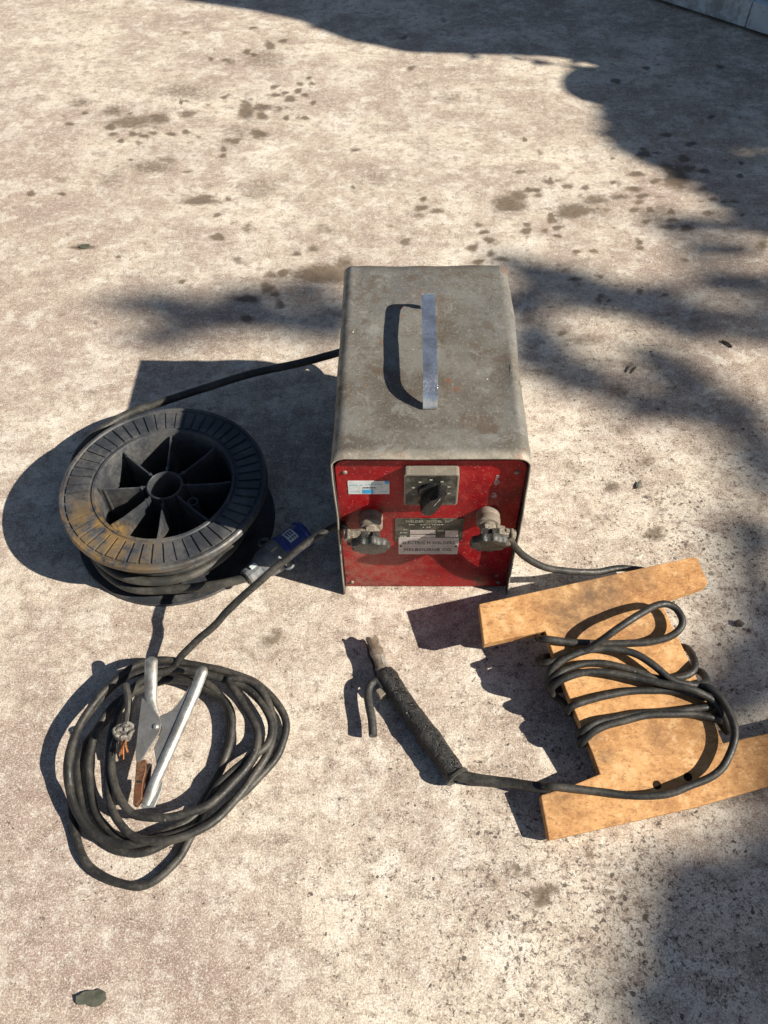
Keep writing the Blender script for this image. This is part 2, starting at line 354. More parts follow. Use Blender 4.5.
# ------------------------------------------------------------ ground: one sheet, fine where the photo looks
def smin(a): return a
STAINS = [  # pixel x, y, half width, half height, strength : oil / water marks that lie on this concrete
 (132,122,28,6,.75),(185,92,22,9,.6),(80,103,12,4,.6),(113,111,14,5,.65),(188,114,9,4,.8),(152,167,20,8,.6),(110,178,16,9,.45),(167,160,10,5,.6),
 (70,124,4,2,1),(113,134,4,2,1),(121,141,4,2,1),(133,134,5,2.2,1),(144,136,5,2,1),(171,134,5,2,1),(186,132,5,2,1),(111,127,6,3,1),(160,119,12,4,.9),
 (265,60,26,8,.5),(246,111,8,8,1),(264,107,9,3.2,.9),(262,116,6,3.4,1),(259,134,10,3.6,1),(235,141,6,3,1),(238,133,14,8,.5),
 (270,46,6,4,.9),(247,52,4,2.5,1),(254,55,4,2,1),(230,62,6,3,.6),(283,41,5,2,1),(253,28,4,1.6,.9),(211,59,3,2,.9),(226,60,4,2,.9),
 (274,87,4,2,1),(285,93,3,2,1),(276,95,5,2,1),(290,99,6,3,1),(298,91,4,2.2,1),(305,95,3.4,2.2,1),(300,84,3.5,2,1),(313,103,3,2,1),(286,118,3.5,2,1),(309,78,3,1.6,1),(245,102,4,2,.9),
 (199,201,16,4.4,.95),(205,197,9,3,.8),(228,199,3.6,2.4,.9),(217,215,3.6,2.4,.9),(247,228,5,5,.7),(218,237,6,4,1),(237,260,6,4,.7),(83,247,11,3,1),(78,256,6,1.6,.5),
 (31,194,5,2.2,1),(62,194,4,2,1),(118,257,2.4,1.6,1),(182,282,4,2,1),(223,156,4,2.2,.9),(297,254,3.6,3,.9),(313,249,7,3,.8),(325,229,12,6,.5),
 (283,273,6,4,.95),(270,275,6,4,.8),(322,274,24,11,1),(342,268,14,10,.8),(268,288,8,5,.9),(275,294,5,3,.9),(248,299,10,4.5,1),(247,319,6,4,.9),(280,305,6,4,.8),(62,180,8,3,.4),
 (258,190,26,12,.42),(355,150,5,2,.8),(376,180,14,10,.4),(341,115,9,4,.4),
 (509,205,19,7,.95),(519,196,8,6,.9),(574,211,17,8,1),(595,200,12,6,.8),(676,178,14,10,1),(668,168,8,5,.8),(619,197,9,3,.8),(636,174,7,3,1),(655,181,5,2.6,1),
 (644,154,6,4,1),(643,149,4,2,.9),(684,159,6,3,1),(691,144,5,2.6,1),(666,135,5,2.4,1),(711,117,4,2,1),(720,67,4,2,1),(688,169,7,3,.9),(704,171,5,2.6,1),(740,176,4,2,1),(741,163,3,2,.9),
 (634,189,7,3,1),(640,197,4,2,1),(639,202,5,2.4,.9),(634,210,5,2.6,1),(650,210,5,2.6,1),(671,212,5,2.6,1),(672,220,5,2,1),(686,228,6,3.4,1),(667,227,9,3,.7),(646,222,5,2,.8),
 (567,186,5,2.4,.9),(585,188,5,2.4,.9),(537,190,5,2.4,.9),(549,182,6,3,.8),(552,220,6,3,1),(557,228,5,2.4,1),(551,215,4,2,1),(526,231,6,3,1),(527,225,4,2,.9),(545,231,4,2,.9),(558,236,4,2,1),(484,232,5,2.4,.9),(479,225,5,2.4,.8),
 (489,240,6,3,1),(472,248,6,3,1),(423,199,4,2.4,.9),(421,208,7,3,.9),(437,211,6,3,.9),(419,216,6,3,.6),(405,242,6,3.4,1),(391,226,6,2,.5),(576,252,4,2.4,.9),(594,251,4,2.4,.9),(639,242,4,3,.9),(640,248,4,2.4,.9),(501,259,7,3,.8),(478,262,6,3,.9),(491,254,5,3,.8),
 (411,68,4,2.4,.9),(449,98,14,6,.5),(422,85,9,4,.35),(525,140,3,2,1),(520,172,7,2,.8),(616,81,5,2.6,1),(646,68,4,2,.9),(403,38,4,2,.9),(684,260,5,3,.7),(762,245,7,5,.7),(427,150,18,9,.3),(655,213,20,9,.5),(600,213,16,7,.45),
 (655,534,12,6,.85),(611,487,6,6,.85),(645,463,13,6,.6),(620,430,14,6,.5),(640,485,6,5,.55),(600,520,10,6,.35),(545,470,10,5,.35),(575,470,18,8,.4),(695,320,10,4,.5),(665,315,7,3,.6),(562,333,7,3,.7),(528,320,8,5,.5),(590,340,16,8,.5),
 (600,300,7,4,.6),(615,312,5,3,.6),(630,365,8,5,.6),(618,392,14,9,.6),(533,345,9,6,.5),(545,372,12,5,.5),
 (543,893,13,9,.75),(541,903,9,4,.9),(552,888,7,4,.7),(520,872,12,7,.5),(492,885,8,7,.5),(515,868,4,4,.9),(606,891,5,3,.8),(621,897,4,3,.8),(589,854,5,4,.8),(522,930,5,3,.9),(565,929,4,3,.9),(635,903,3,2,.9),(675,939,4,4,.9),(387,953,6,9,.35),(535,985,5,3,.6),
 (270,640,14,8,.6),(277,632,6,5,.7),(248,655,18,7,.4),(95,300,0.1,0.1,0),(700,620,14,8,.35),(655,760,4,3,.0),(10,880,12,9,.4),(30,700,14,8,.35),(20,962,9,6,.3),(150,930,22,8,.28)]
BROWN = [(230,560,50,60,.4),(40,760,60,60,.7),(150,980,160,50,.6),(40,560,50,60,.5),(95,120,60,30,.6),(250,75,60,26,.5),(160,160,60,26,.55),(540,200,70,26,.45),(660,190,60,26,.5),(330,275,60,22,.6),(420,870,50,50,.4),(350,740,40,40,.3),(640,520,60,40,.35),(560,250,60,16,.4),(100,215,90,22,.5),(390,110,60,26,.35),(215,240,60,22,.4),(60,880,190,150,.8),(30,640,90,120,.45),(60,350,120,90,.35),(20,150,60,120,.35),(270,650,70,40,.5),(620,430,70,60,.5),(600,395,50,25,.5),(300,960,120,60,.25),(660,640,60,60,.3),(560,640,60,90,.2),(430,890,80,60,.28),(640,830,60,40,.2),(480,110,120,30,.25),(620,280,120,40,.3),(250,430,120,60,.3)]
PALE = [(260,820,130,90,.5),(480,850,150,60,.6),(700,850,80,50,.5),(550,460,60,60,.8),(560,560,60,40,.6),(350,620,90,40,.4),(430,680,90,70,.5),(260,230,120,60,.5),(320,120,160,70,.3),(120,440,110,60,.35),(450,240,120,50,.4),(420,170,110,30,.4),(430,980,120,60,.35),(90,60,110,40,.35),(720,660,60,60,.6),(400,830,80,60,.5)]
PITS = [(600,930,240,150,1.0),(700,560,110,160,.9),(640,680,160,120,.8),(420,900,160,110,.6),(380,700,120,90,.45),(110,860,90,80,.4),(650,420,120,120,.5),(540,700,80,80,.6)]
def lerp_axis(a, b, step, far):
    out = []; x = a
    while x < b: out.append(x); x += step
    out.append(b); w = step; lo = a; left = []; r = b; right = []
    while lo > -far: w *= 1.5; lo -= w; left.append(lo)
    w = step
    while r < far: w *= 1.5; r += w; right.append(r)
    return left[::-1]+out+right
def make_ground():
    import numpy as np
    xs = np.array(lerp_axis(-1.15, 1.2, .0045, 60)); ys = np.array(lerp_axis(.05, 2.75, .0045, 60))
    X, Y = np.meshgrid(xs, ys)
    D = np.stack([X-cC.x, Y-cC.y, np.full_like(X, -cC.z)], -1)
    z = D@np.array(cF); zz = np.where(z > .2, z, .2)
    PX = WPX/2+FPX*(D@np.array(cR))/zz; PY = HPX/2-FPX*(D@np.array(cU))/zz      # where each stain is measured
    PX = np.where(z > .2, PX, -9999)
    def field(lst, edge):
        A = np.zeros_like(X)
        for x, y, rx, ry, s_ in lst:
            if s_ <= 0: continue
            sel = (np.abs(PX-x) < rx*2.2) & (np.abs(PY-y) < ry*2.2)
            dx_ = (PX[sel]-x)/rx; dy_ = (PY[sel]-y)/ry; an_ = np.arctan2(dy_, dx_); k_ = x*1.7+y
            q = np.sqrt(dx_**2+dy_**2)*(1+.16*np.sin(2*an_+k_)+.10*np.sin(3*an_+2*k_)+.06*np.sin(5*an_+3*k_))
            val = s_*np.clip((1+edge-q)/(2*edge), 0, 1)
            A[sel] = np.maximum(A[sel], val)
        return A
    rs_ = np.random.RandomState(5); extra = [(rs_.uniform(0, 768), rs_.uniform(20, 420), rs_.uniform(1.5, 7), rs_.uniform(1, 3.2), rs_.uniform(.2, .6)) for _ in range(90)]+[(x0+rs_.normal(0, 45), y0+rs_.normal(0, 14), rs_.uniform(1.5, 6), rs_.uniform(1, 2.6), rs_.uniform(.5, 1)) for x0, y0 in ((150,115),(165,150),(270,100),(560,205),(640,185),(600,290),(700,200)) for _ in range(12)]+[(rs_.uniform(0, 768), rs_.uniform(450, 1010), rs_.uniform(2, 9), rs_.uniform(1.5, 6), rs_.uniform(.15, .45)) for _ in range(70)]
    st = field(STAINS+extra, .55); pk = field(BROWN, .9)*.95; pl = field(PALE, .9); pt = field(PITS, .8)
    nx, ny = len(xs), len(ys)
    V = np.stack([X.ravel(), Y.ravel(), np.zeros(X.size)], 1).astype('f')
    # very gentle unevenness of the slab
    idx = np.arange(nx*ny).reshape(ny, nx)
    F = np.stack([idx[:-1, :-1], idx[:-1, 1:], idx[1:, 1:], idx[1:, :-1]], -1).reshape(-1, 4)
    me = bpy.data.meshes.new('ground')
    me.vertices.add(len(V)); me.vertices.foreach_set('co', V.ravel())
    me.loops.add(F.size); me.loops.foreach_set('vertex_index', F.ravel().astype('i'))
    me.polygons.add(len(F)); me.polygons.foreach_set('loop_start', np.arange(0, F.size, 4, dtype='i')); me.polygons.foreach_set('loop_total', np.full(len(F), 4, dtype='i'))
    me.update(calc_edges=True)
    for nm, A in (('stain', st), ('pink', pk), ('pale', pl), ('pits', pt)):
        a = me.attributes.new(nm, 'FLOAT', 'POINT'); a.data.foreach_set('value', A.ravel().astype('f'))
    me.materials.append(M['ground'])
    o = bpy.data.objects.new('ground', me); COL.objects.link(o); tag(o, kind='structure')
make_ground()

# ------------------------------------------------------------ things that shade the slab, standing to the right of the frame
nx_, ny_ = S.x/math.hypot(S.x, S.y), S.y/math.hypot(S.x, S.y)
def leafquad(mb, c, s):
    R_ = Matrix.Rotation(random.uniform(0, 6.28), 3, Vector((random.gauss(0, 1), random.gauss(0, 1), random.gauss(0, 1))).normalized())
    vs = [R_ @ Vector(p)*s+c for p in ((-.5, 0, 0), (-.1, -.28, .04), (.5, 0, 0), (-.1, .28, .04))]
    mb.add(vs, [(0, 1, 2, 3)])
def pip(x, y, P):
    ins = False; j = len(P)-1
    for i in range(len(P)):
        if (P[i][1] > y) != (P[j][1] > y) and x < (P[j][0]-P[i][0])*(y-P[i][1])/(P[j][1]-P[i][1]+1e-12)+P[i][0]: ins = not ins
        j = i
    return ins
def shadow_caster():  # unseen caster, made up and cut to the outline of the shadow it throws
    d0 = 1.35
    def mz(x, y):
        P = G(x, y); t = (d0-(P.x*nx_+P.y*ny_))/math.hypot(S.x, S.y)
        return (-P.x*ny_+P.y*nx_, t*S.z)
    edge = [(120,-22),(165,-4),(200,3),(240,9),(270,14),(300,21),(325,32),(350,41),(378,46),(400,51),(430,52),(470,53),(520,54),(548,56),(575,60),(597,66),(580,67),(570,70),(563,75),(560,81),(562,88),(568,94),(580,100),(602,105),(636,109),
            (680,118),(730,132),(790,150)]
    poly = [mz(*e) for e in edge]
    poly += [(1.75, .45), (1.78, 0.0), (3.6, 0.0), (3.7, 1.2), (3.4, 2.3), (2.7, 2.4)]
    def f(m, z, n): return Vector((nx_*(d0+n)-ny_*m, ny_*(d0+n)+nx_*m, z))
    root = empty('shadow_caster', f(2.6, 0, .2))
    tag(root, 'unseen leafy screen added and shaped to throw the long shadow at the top', 'shadow_caster')
    inv = root.location
    mb = MB(); mb.prism(poly, 0.0, .03, lambda x, y, n: f(x, y, n)-inv)
    random.seed(3)
    for i in range(9000):
        m_, z_ = random.uniform(1.7, 3.8), random.uniform(0, 2.5)
        if pip(m_, z_, poly): leafquad(mb, f(m_, z_, random.uniform(-.03, .35))-inv, .045)
    # floating leaves added along the sun rays to dapple the edge of its shade
    for i in range(2600):
        px = random.uniform(604, 800); lim = 120+(px-600)*.56; top = 92+(px-600)*.22
        py = random.uniform(top, lim+26)
        if py > lim and random.random() > math.exp(-((py-lim)/12)**2): continue
        if 728 < px < 775 and 147 < py < 160 and random.random() < .75: continue
        P = G(px, py); t = (d0-(P.x*nx_+P.y*ny_))/math.hypot(S.x, S.y); leafquad(mb, P+S*(t+random.uniform(1.2, 4.0))-inv, .05)
    mb.build('caster_leaves', M['leafA'], root, smooth=False)
    st = MB()
    for m_ in (1.9, 2.2, 2.5, 2.8, 3.1, 3.4): st.tube([f(m_, 0, .18)-inv, f(m_+.03, .6, .2)-inv], [.025, .015], 8)
    st.build('caster_stem', M['bark'], root)
shadow_caster()

def shade_tree():
    base = Vector((9.3, -0.1, 0)); root = empty('shade_tree', base)
    tag(root, 'tall leafy tree standing off to the right whose canopy dapples the slab', 'tree')
    mb = MB(); random.seed(11)
    # px, py, rx, ry, angle(deg), leaves : each clump of the crown, traced back along the sun ray from the shade it throws
    C = [(590,292,85,16,18,150),(680,318,75,16,12,120),(545,355,42,26,0,110),(585,378,55,14,15,80),(530,300,30,24,0,70),(690,385,55,22,25,130),(735,420,45,22,25,110),(640,410,30,14,0,40),
         (735,282,50,14,5,90),(760,320,40,26,0,60),(655,292,40,10,0,50),(760,215,40,14,0,60),(700,226,60,10,4,70),(720,250,60,10,0,40),
         (150,305,56,16,0,40),(215,312,66,20,0,54),(290,322,60,22,0,64),(330,318,30,18,0,40),(260,298,50,14,0,40),(320,290,24,10,0,24),(170,335,40,12,0,34),
         (765,480,34,34,0,60),(755,545,34,26,0,56),(770,610,40,40,0,90),(735,690,46,44,0,130),(700,712,36,26,0,60),(770,650,30,60,0,90),(765,770,36,24,0,30),
         (720,930,74,66,0,330),(768,880,50,60,0,220),(770,1000,90,70,0,420),(690,1010,60,50,0,190),(700,880,50,30,0,50)]
    clumps = []
    for x, y, rx, ry, an, n in C:
        t = random.uniform(8.2, 10.2); c0 = G(x, y)+S*t; clumps.append(c0-base)
        a = math.radians(an)
        for i in range(n):
            r = min(abs(random.gauss(0, .5)), 1.25); q = random.uniform(0, 2*PI)
            dx, dy = rx*r*math.cos(q), ry*r*math.sin(q)
            P = G(x+dx*math.cos(a)-dy*math.sin(a), y+dx*math.sin(a)+dy*math.cos(a))
            leafquad(mb, P+S*(t+random.uniform(-.35, .35)-2.0)-base, random.uniform(.05, .09))
    for i in range(70):    # the rest of the crown, whose shade falls outside the photo
        P = Vector((random.uniform(-.6, 4.2), random.uniform(3.3, 5.5), 0)) if i % 2 else Vector((random.uniform(1.9, 4), random.uniform(-1.2, 4), 0))
        c0 = P+S*random.uniform(8, 11)-base
        for k in range(70): leafquad(mb, c0+Vector((random.gauss(0, .3), random.gauss(0, .3), random.gauss(0, .25))), .11)
        if i % 5 == 0: clumps.append(c0)
    mb.build('crown', M['leafA'], root, smooth=False)
    tr = MB(); tr.tube(spline([(0, 0, -.05), (-.05, .05, 1.5), (.05, -.2, 3.0), (-.1, -.5, 4.2)]), .16, 12)
    for c0 in clumps[::4]: tr.tube(spline([(-.1, -.5, 4.1), Vector((-.1, -.5, 4.1)).lerp(c0, .5)+Vector((0, 0, .2)), c0]), [.0]*0 or .014, 6)
    tr.build('trunk', M['bark'], root)
shade_tree()

# ------------------------------------------------------------ painted beam at the back
def back_beam():
    a, b = G(646, -1), G(768, 39); u = (b-a).normalized(); v = Vector((-u.y, u.x, 0))
    if v.y < 0: v = -v
    a = a-u*1.2; Lh = 3.2; mid = a+u*Lh/2
    root = empty('concrete_beam', mid)
    tag(root, 'long pale blue grey beam with a brown weathered top lying across the far corner of the slab', 'beam')
    rz = math.atan2(u.y, u.x); root.rotation_euler = (0, 0, rz)
    mb = MB(); x = -Lh/2; k = 0
    segs = [.62, .19, .33, .36, .30, .34, .31, .40, .35]
    for w in segs:
        w2 = min(w, Lh/2-x)
        if w2 <= 0: break
        mb.box((x+w2/2, .06*1+random.uniform(-.001, .001), .006+.034), (w2-.002, .12, .064)); x += w2
    bevel(mb.build('face', M['beam'], root, smooth=False), .003)
    mt = MB(); mt.box((0, .074, .0755), (Lh, .085, .006)); bevel(mt.build('top_board', M['beamtop'], root, smooth=False), .002)
    return
back_beam()

# ------------------------------------------------------------ welding machine
BX, BY, YAW, BW, BH, BD = .056989, .639812, -.030842, .2361, .2985, .3655
UX = Vector((math.cos(YAW), math.sin(YAW), 0)); VY = Vector((-math.sin(YAW), math.cos(YAW), 0)); B0 = Vector((BX, BY, 0))
PSH = -.0045
def onpanel(x, y, yl=.018):
    yl += PSH
    d = ray(x, y); t = ((B0+VY*yl-cC).dot(VY))/d.dot(VY); P = cC+d*t-B0; return P.dot(UX), P.z
def L2W(x, y, z): return B0+UX*x+VY*y+Vector((0, 0, z))
W_ = empty('welding_machine', B0, YAW)
tag(W_, 'boxy portable arc welder with worn grey steel cover and dirty red front panel', 'welder')
def casing():
    r = .016; prof = []
    for z in (.0015, .03, .07, .11, .15, .19, .23, .262): prof.append((-BW/2, z, 1))
    for i in range(1, 7):
        a = PI-PI/2*i/7; prof.append((-BW/2+r+r*math.cos(a), BH-r+r*math.sin(a), 1))
    for i in range(13): prof.append((-BW/2+r+(BW-2*r)*i/12, BH, 0))
    prof += [(-x, z, q) for x, z, q in prof[:14][::-1]]
    NY = 22; vs = []; rims = []
    for j in range(NY+1):
        y = BD*j/NY
        for k, (x, z, q) in enumerate(prof):
            n = noise.noise(Vector((x*9, y*9, z*9)))*.0022+noise.noise(Vector((x*30+5, y*30, z*30)))*.0008
            sg = -1 if x < 0 else 1
            xx = x+(n*sg if q else 0)
            zz = z+(n*1.3-.0022*math.sin(PI*y/BD)*math.cos(PI*x/BW) if not q else n*.3*(z > .2))
            yy = y
            if q == 0 or z > BH-.02: yy = .0035+(BD-.0035)*j/NY
            if j > NY-3: yy += noise.noise(Vector((x*14, 3, z*5)))*.006; zz += (noise.noise(Vector((x*16, 9, 0)))*.004 if q == 0 else 0)
            vs.append(Vector((xx, yy, zz))); rims.append(1.0 if j in (0,) else (.35 if j == NY else 0))
    K = len(prof); fs = [(j*K+k, j*K+k+1, (j+1)*K+k+1, (j+1)*K+k) for j in range(NY) for k in range(K-1)]
    mb = MB(); mb.add(vs, fs); o = mb.build('cover', [M['grey'], M['inner']], W_, ang=60)
    a = o.data.attributes.new('rim', 'FLOAT', 'POINT'); a.data.foreach_set('value', rims)
    m = o.modifiers.new('thick', 'SOLIDIFY'); m.thickness = .0022; m.material_offset = 1; m.material_offset_rim = 0
    # make sure the outside is the first material: normals face outwards
    me = o.data; c = me.polygons[len(me.polygons)//2]
    up = [p for p in me.polygons if abs(p.normal.z) > .9]
    if sum(p.normal.z for p in up) < 0: me.flip_normals()
    m.offset = -1
    return o
casing()
def fbox(name, cx, cz, w, h, y0, y1, mat, parent, r=.002, bev=.0006):
    """a plate standing on the front panel: outline in x,z, thickness along y (y1<y0 is towards the viewer)"""
    mb = MB(); mb.prism(rrect(w, h, r), 0, 1, lambda x, z, t: Vector((cx+x, y0+(y1-y0)*t, cz+z)))
    o = mb.build(name, mat, parent, smooth=False)
    if bev: bevel(o, bev)
    return o
# red front panel (a folded tray) and rear panel
pw, ph = BW-.0056, BH-.0145
mb = MB(); outl = []
for i in range(7): a = PI/2*i/6; outl.append((pw/2-.014+.014*math.cos(a), ph-.014+.014*math.sin(a)))
for i in range(7): a = PI/2+PI/2*i/6; outl.append((-pw/2+.014+.014*math.cos(a), ph-.014+.014*math.sin(a)))
outl += [(-pw/2, .003), (pw/2, .003)]
mb.prism(outl, 0, 1, lambda x, z, t: Vector((x, .018+.0015*t, z)))
bevel(mb.build('front_panel', M['red'], W_, smooth=False), .0005)
mb = MB(); mb.prism(outl, 0, 1, lambda x, z, t: Vector((x, BD-.014+.0015*t, z))); mb.build('rear_panel', M['inner'], W_, smooth=False)
mb = MB(); mb.box((0, BD/2, .004), (pw-.002, BD-.04, .002)); mb.build('base_plate', M['inner'], W_, smooth=False)
# handle
def handle():
    x0 = .0035
    P1, P2 = G(428, 291, BH+.030)-B0, G(430, 409, BH)-B0
    yb, yf = P1.dot(VY), P2.dot(VY); hx = (P1.dot(UX)+P2.dot(UX))/2
    pr = [(yb+.0015, 0), (yb+.0012, .0006), (yb+.0002, .006), (yb, .020), (yb-.004, .027), (yb-.012, .031), (yb-.06, .0325), (yb-.11, .032), (yf+.034, .0305), (yf+.020, .026), (yf+.009, .017), (yf+.003, .006), (yf+.0005, .0008), (yf-.001, .0004)]
    pts = spline([(0, y, z) for y, z in pr]); w = .0178; th = .0022; vs = []
    for i, p in enumerate(pts):
        t = (pts[min(i+1, len(pts)-1)]-pts[max(i-1, 0)]).normalized(); n = Vector((0, -t.z, t.y))
        if n.z < 0 and abs(t.y) > .5: n = -n
        n = Vector((0, t.z, -t.y))
        z = BH+.0004
        tw = 1 if 3 < i < len(pts)-4 else 1
        for dx, k in ((-w/2, 0), (w/2, 0), (w/2, 1), (-w/2, 1)): vs.append(Vector((hx+dx*tw, p.y, z+p.z))+n*th*k)
    mb = MB(); N = len(pts)
    fs = [(i*4+k, i*4+(k+1) % 4, (i+1)*4+(k+1) % 4, (i+1)*4+k) for i in range(N-1) for k in range(4)]+[(0, 1, 2, 3), ((N-1)*4, (N-1)*4+3, (N-1)*4+2, (N-1)*4+1)]
    mb.add(vs, fs); h = mb.build('handle', M['chrome'], W_, ang=45); bevel(h, .0006)
handle()
# selector switch
(xa, za), (xb, zb) = onpanel(404, 473, .006), onpanel(457, 504, .006)
scx, scz, sw, sh = (xa+xb)/2, (za+zb)/2, abs(xb-xa), abs(za-zb)
swb = fbox('switch_box', scx, scz, sw, sh, .0178, .004, M['plate'], W_, .004, .0008)
fbox('dial_face', scx, scz-.0005, sw-.0045, sh-.0045, .0041, .0034, M['dial'], swb, .003, 0)
mk = MB()
for i in range(7):
    a = math.radians(200-i*36); mk.box((scx+.0225*math.cos(a), .0031, scz+.0205*math.sin(a)), (.0035, .0006, .0018))
mk.build('dial_mark', M['paleink'], swb, smooth=False)
kb = MB()
toy = lambda x, y, z: Vector((scx+.001+x, .0033-z, scz-.002+y))
kb.lathe([(0, 0), (.0175, 0), (.0175, .004), (.0162, .0055), (0, .0058)], 36, toy)
A = math.radians(62)
def kb_f(x, y, z):
    k = 1-.12*max(0, z-.012)/.012
    return toy((x*math.cos(A)-y*math.sin(A))*k, (x*math.sin(A)+y*math.cos(A))*k, z)
kb.prism([(-.021, -.004), (-.019, -.0075), (-.008, -.010), (.010, -.0085), (.021, -.003), (.0225, 0), (.021, .003), (.010, .0085), (-.008, .010), (-.019, .0075), (-.021, .004)], .004, .024, kb_f)
kn = kb.build('selector_knob', M['black'], swb, smooth=False); bevel(kn, .0014, 2)
kl = MB(); kl.prism([(.004, -.0006), (.0205, -.0006), (.0205, .0006), (.004, .0006)], .0241, .0246, kb_f); kl.build('pointer_line', M['paleink'], kn, smooth=False)
# labels
def text(s_, cx, cz, size, y, mat, parent, sx=1.0):
    cu = bpy.data.curves.new('lettering', 'FONT'); cu.body = s_; cu.size = size; cu.align_x = 'CENTER'; cu.align_y = 'CENTER'; cu.extrude = .00008; cu.resolution_u = 2
    cu.materials.append(mat)
    tmp = bpy.data.objects.new('lettering', cu); COL.objects.link(tmp)
    dg = bpy.context.evaluated_depsgraph_get(); me = bpy.data.meshes.new_from_object(tmp.evaluated_get(dg)); bpy.data.objects.remove(tmp)
    for v in me.vertices: v.co = Vector((cx+v.co.x*sx, y-v.co.z, cz+v.co.y))
    if not me.materials: me.materials.append(mat)
    o = bpy.data.objects.new('lettering', me); COL.objects.link(o); o.parent = parent; return o
def bars(mb, x0, x1, z, h, y, seed, gap=.25, wmin=.0012, wmax=.004):
    r = random.Random(seed); x = x0
    while x < x1:
        w = r.uniform(wmin, wmax); w = min(w, x1-x)
        if r.random() > gap: mb.box((x+w/2, y, z), (w*.86, .0003, h*r.uniform(.7, 1)))
        x += w+.0005
(xa, za), (xb, zb) = onpanel(347.5, 481, .0175), onpanel(389.5, 494, .0175)
lc, lz, lw, lh = (xa+xb)/2, (za+zb)/2, xb-xa, za-zb
stk = fbox('rating_sticker', lc, lz, lw, lh, .0179, .0174, M['white'], W_, .0006, 0)
b_ = MB(); b_.box((lc-.001, .0172, lz-lh*.30), (.0125, .0003, lh*.28)); b_.box((lc+lw*.44, .0172, lz+lh*.4), (.005, .0003, lh*.18)); b_.build('blue_block', M['blueink'], stk, smooth=False)
b_ = MB(); bars(b_, lc-lw*.44, lc-lw*.12, lz+lh*.22, .0022, .0172, 1); bars(b_, lc-lw*.06, lc+lw*.34, lz+lh*.25, .0022, .0172, 2); bars(b_, lc-lw*.44, lc-lw*.2, lz-lh*.3, .0014, .0172, 3); bars(b_, lc+lw*.18, lc+lw*.44, lz-lh*.3, .0014, .0172, 4); b_.build('faded_line', M['lightblue'], stk, smooth=False)
b_ = MB(); bars(b_, lc-.007, lc+.010, lz+lh*.0, .0018, .0172, 5, .1); b_.build('printed_line', M['ink'], stk, smooth=False)
(xa, za), (xb, zb) = onpanel(395, 518.5, .017), onpanel(462, 541, .017)
pc, pz, pw2, ph2 = (xa+xb)/2, (za+zb)/2, xb-xa, za-zb
npl = fbox('nameplate', pc, pz, pw2, ph2, .0178, .0168, M['pdark'], W_, .0012, .0002)
yy = .0166
text('WELDER  MODEL  NO.', pc, pz+ph2*.38, .0065, yy, M['paleink'], npl, .95)
b_ = MB(); bars(b_, pc-pw2*.3, pc+pw2*.3, pz+ph2*.24, .0016, yy, 11); bars(b_, pc-pw2*.1, pc+pw2*.12, pz+ph2*.13, .0024, yy, 12)
for q in (.02, -.12, -.28): bars(b_, pc-pw2*.43, pc-pw2*.32, pz+ph2*q, .003, yy, int(50+q*100), .1)
b_.build('faded_line', M['paleink'], npl, smooth=False)
b_ = MB()
for a_, b2, z_, h_ in ((-.28, .10, -.08, .16), (.24, .43, -.16, .30), (-.28, .10, -.29, .16), (.12, .22, -.02, .05)): b_.box((pc+pw2*(a_+b2)/2, yy, pz+ph2*z_), (pw2*(b2-a_), .0003, ph2*h_))
b_.build('blank_field', M['plight'], npl, smooth=False)
(xa, za), (xb, zb) = onpanel(398.5, 537.5, .0165), onpanel(457.5, 554, .0165)
qc, qz, qw, qh = (xa+xb)/2, (za+zb)/2, xb-xa, za-zb
mpl = fbox('maker_plate', qc, qz, qw, qh, .0178, .0160, M['plight'], W_, .0008, .0002)
text('ELECTRIC H WELDERS', qc, qz+qh*.20, .0088, .0158, M['ink'], mpl, .80)
text('MELBOURNE CO.', qc, qz-qh*.22, .0088, .0158, M['ink'], mpl, .98)
for sx in (-1, 1):
    b_ = MB(); b_.lathe([(0, 0), (.0016, 0), (.0013, .0008), (0, .001)], 12, lambda x, y, z, sx=sx: Vector((qc+sx*qw*.46+x, .0160-z, qz+y)))
    b_.build('rivet', M['ink'], mpl)
for sx, sz in ((-.104, .262), (.104, .262), (-.106, .014), (.105, .014)):
    b_ = MB(); b_.lathe([(0, .0022), (.0020, .0019), (.0032, .0008), (.0034, 0)], 16, lambda x, y, z, sx=sx, sz=sz: Vector((sx+x, .0180+PSH-z, sz+y)))
    b_.build('screw', M['dirtymetal'], W_)
# pale scuffs on the shaded side
(x1, z1) = onpanel(497, 485, .0178)
b_ = MB(); rr = random.Random(4)
for i in range(26):
    t = rr.random(); b_.box((x1+rr.uniform(-.002, .003)-.003*t, .01775, z1+.018-.045*t+(0.006 if .35 < t < .6 else 0)), (rr.uniform(.001, .0035), .0004, rr.uniform(.001, .004)))
b_.build('paint_scuff', M['scuff'], W_, smooth=False)
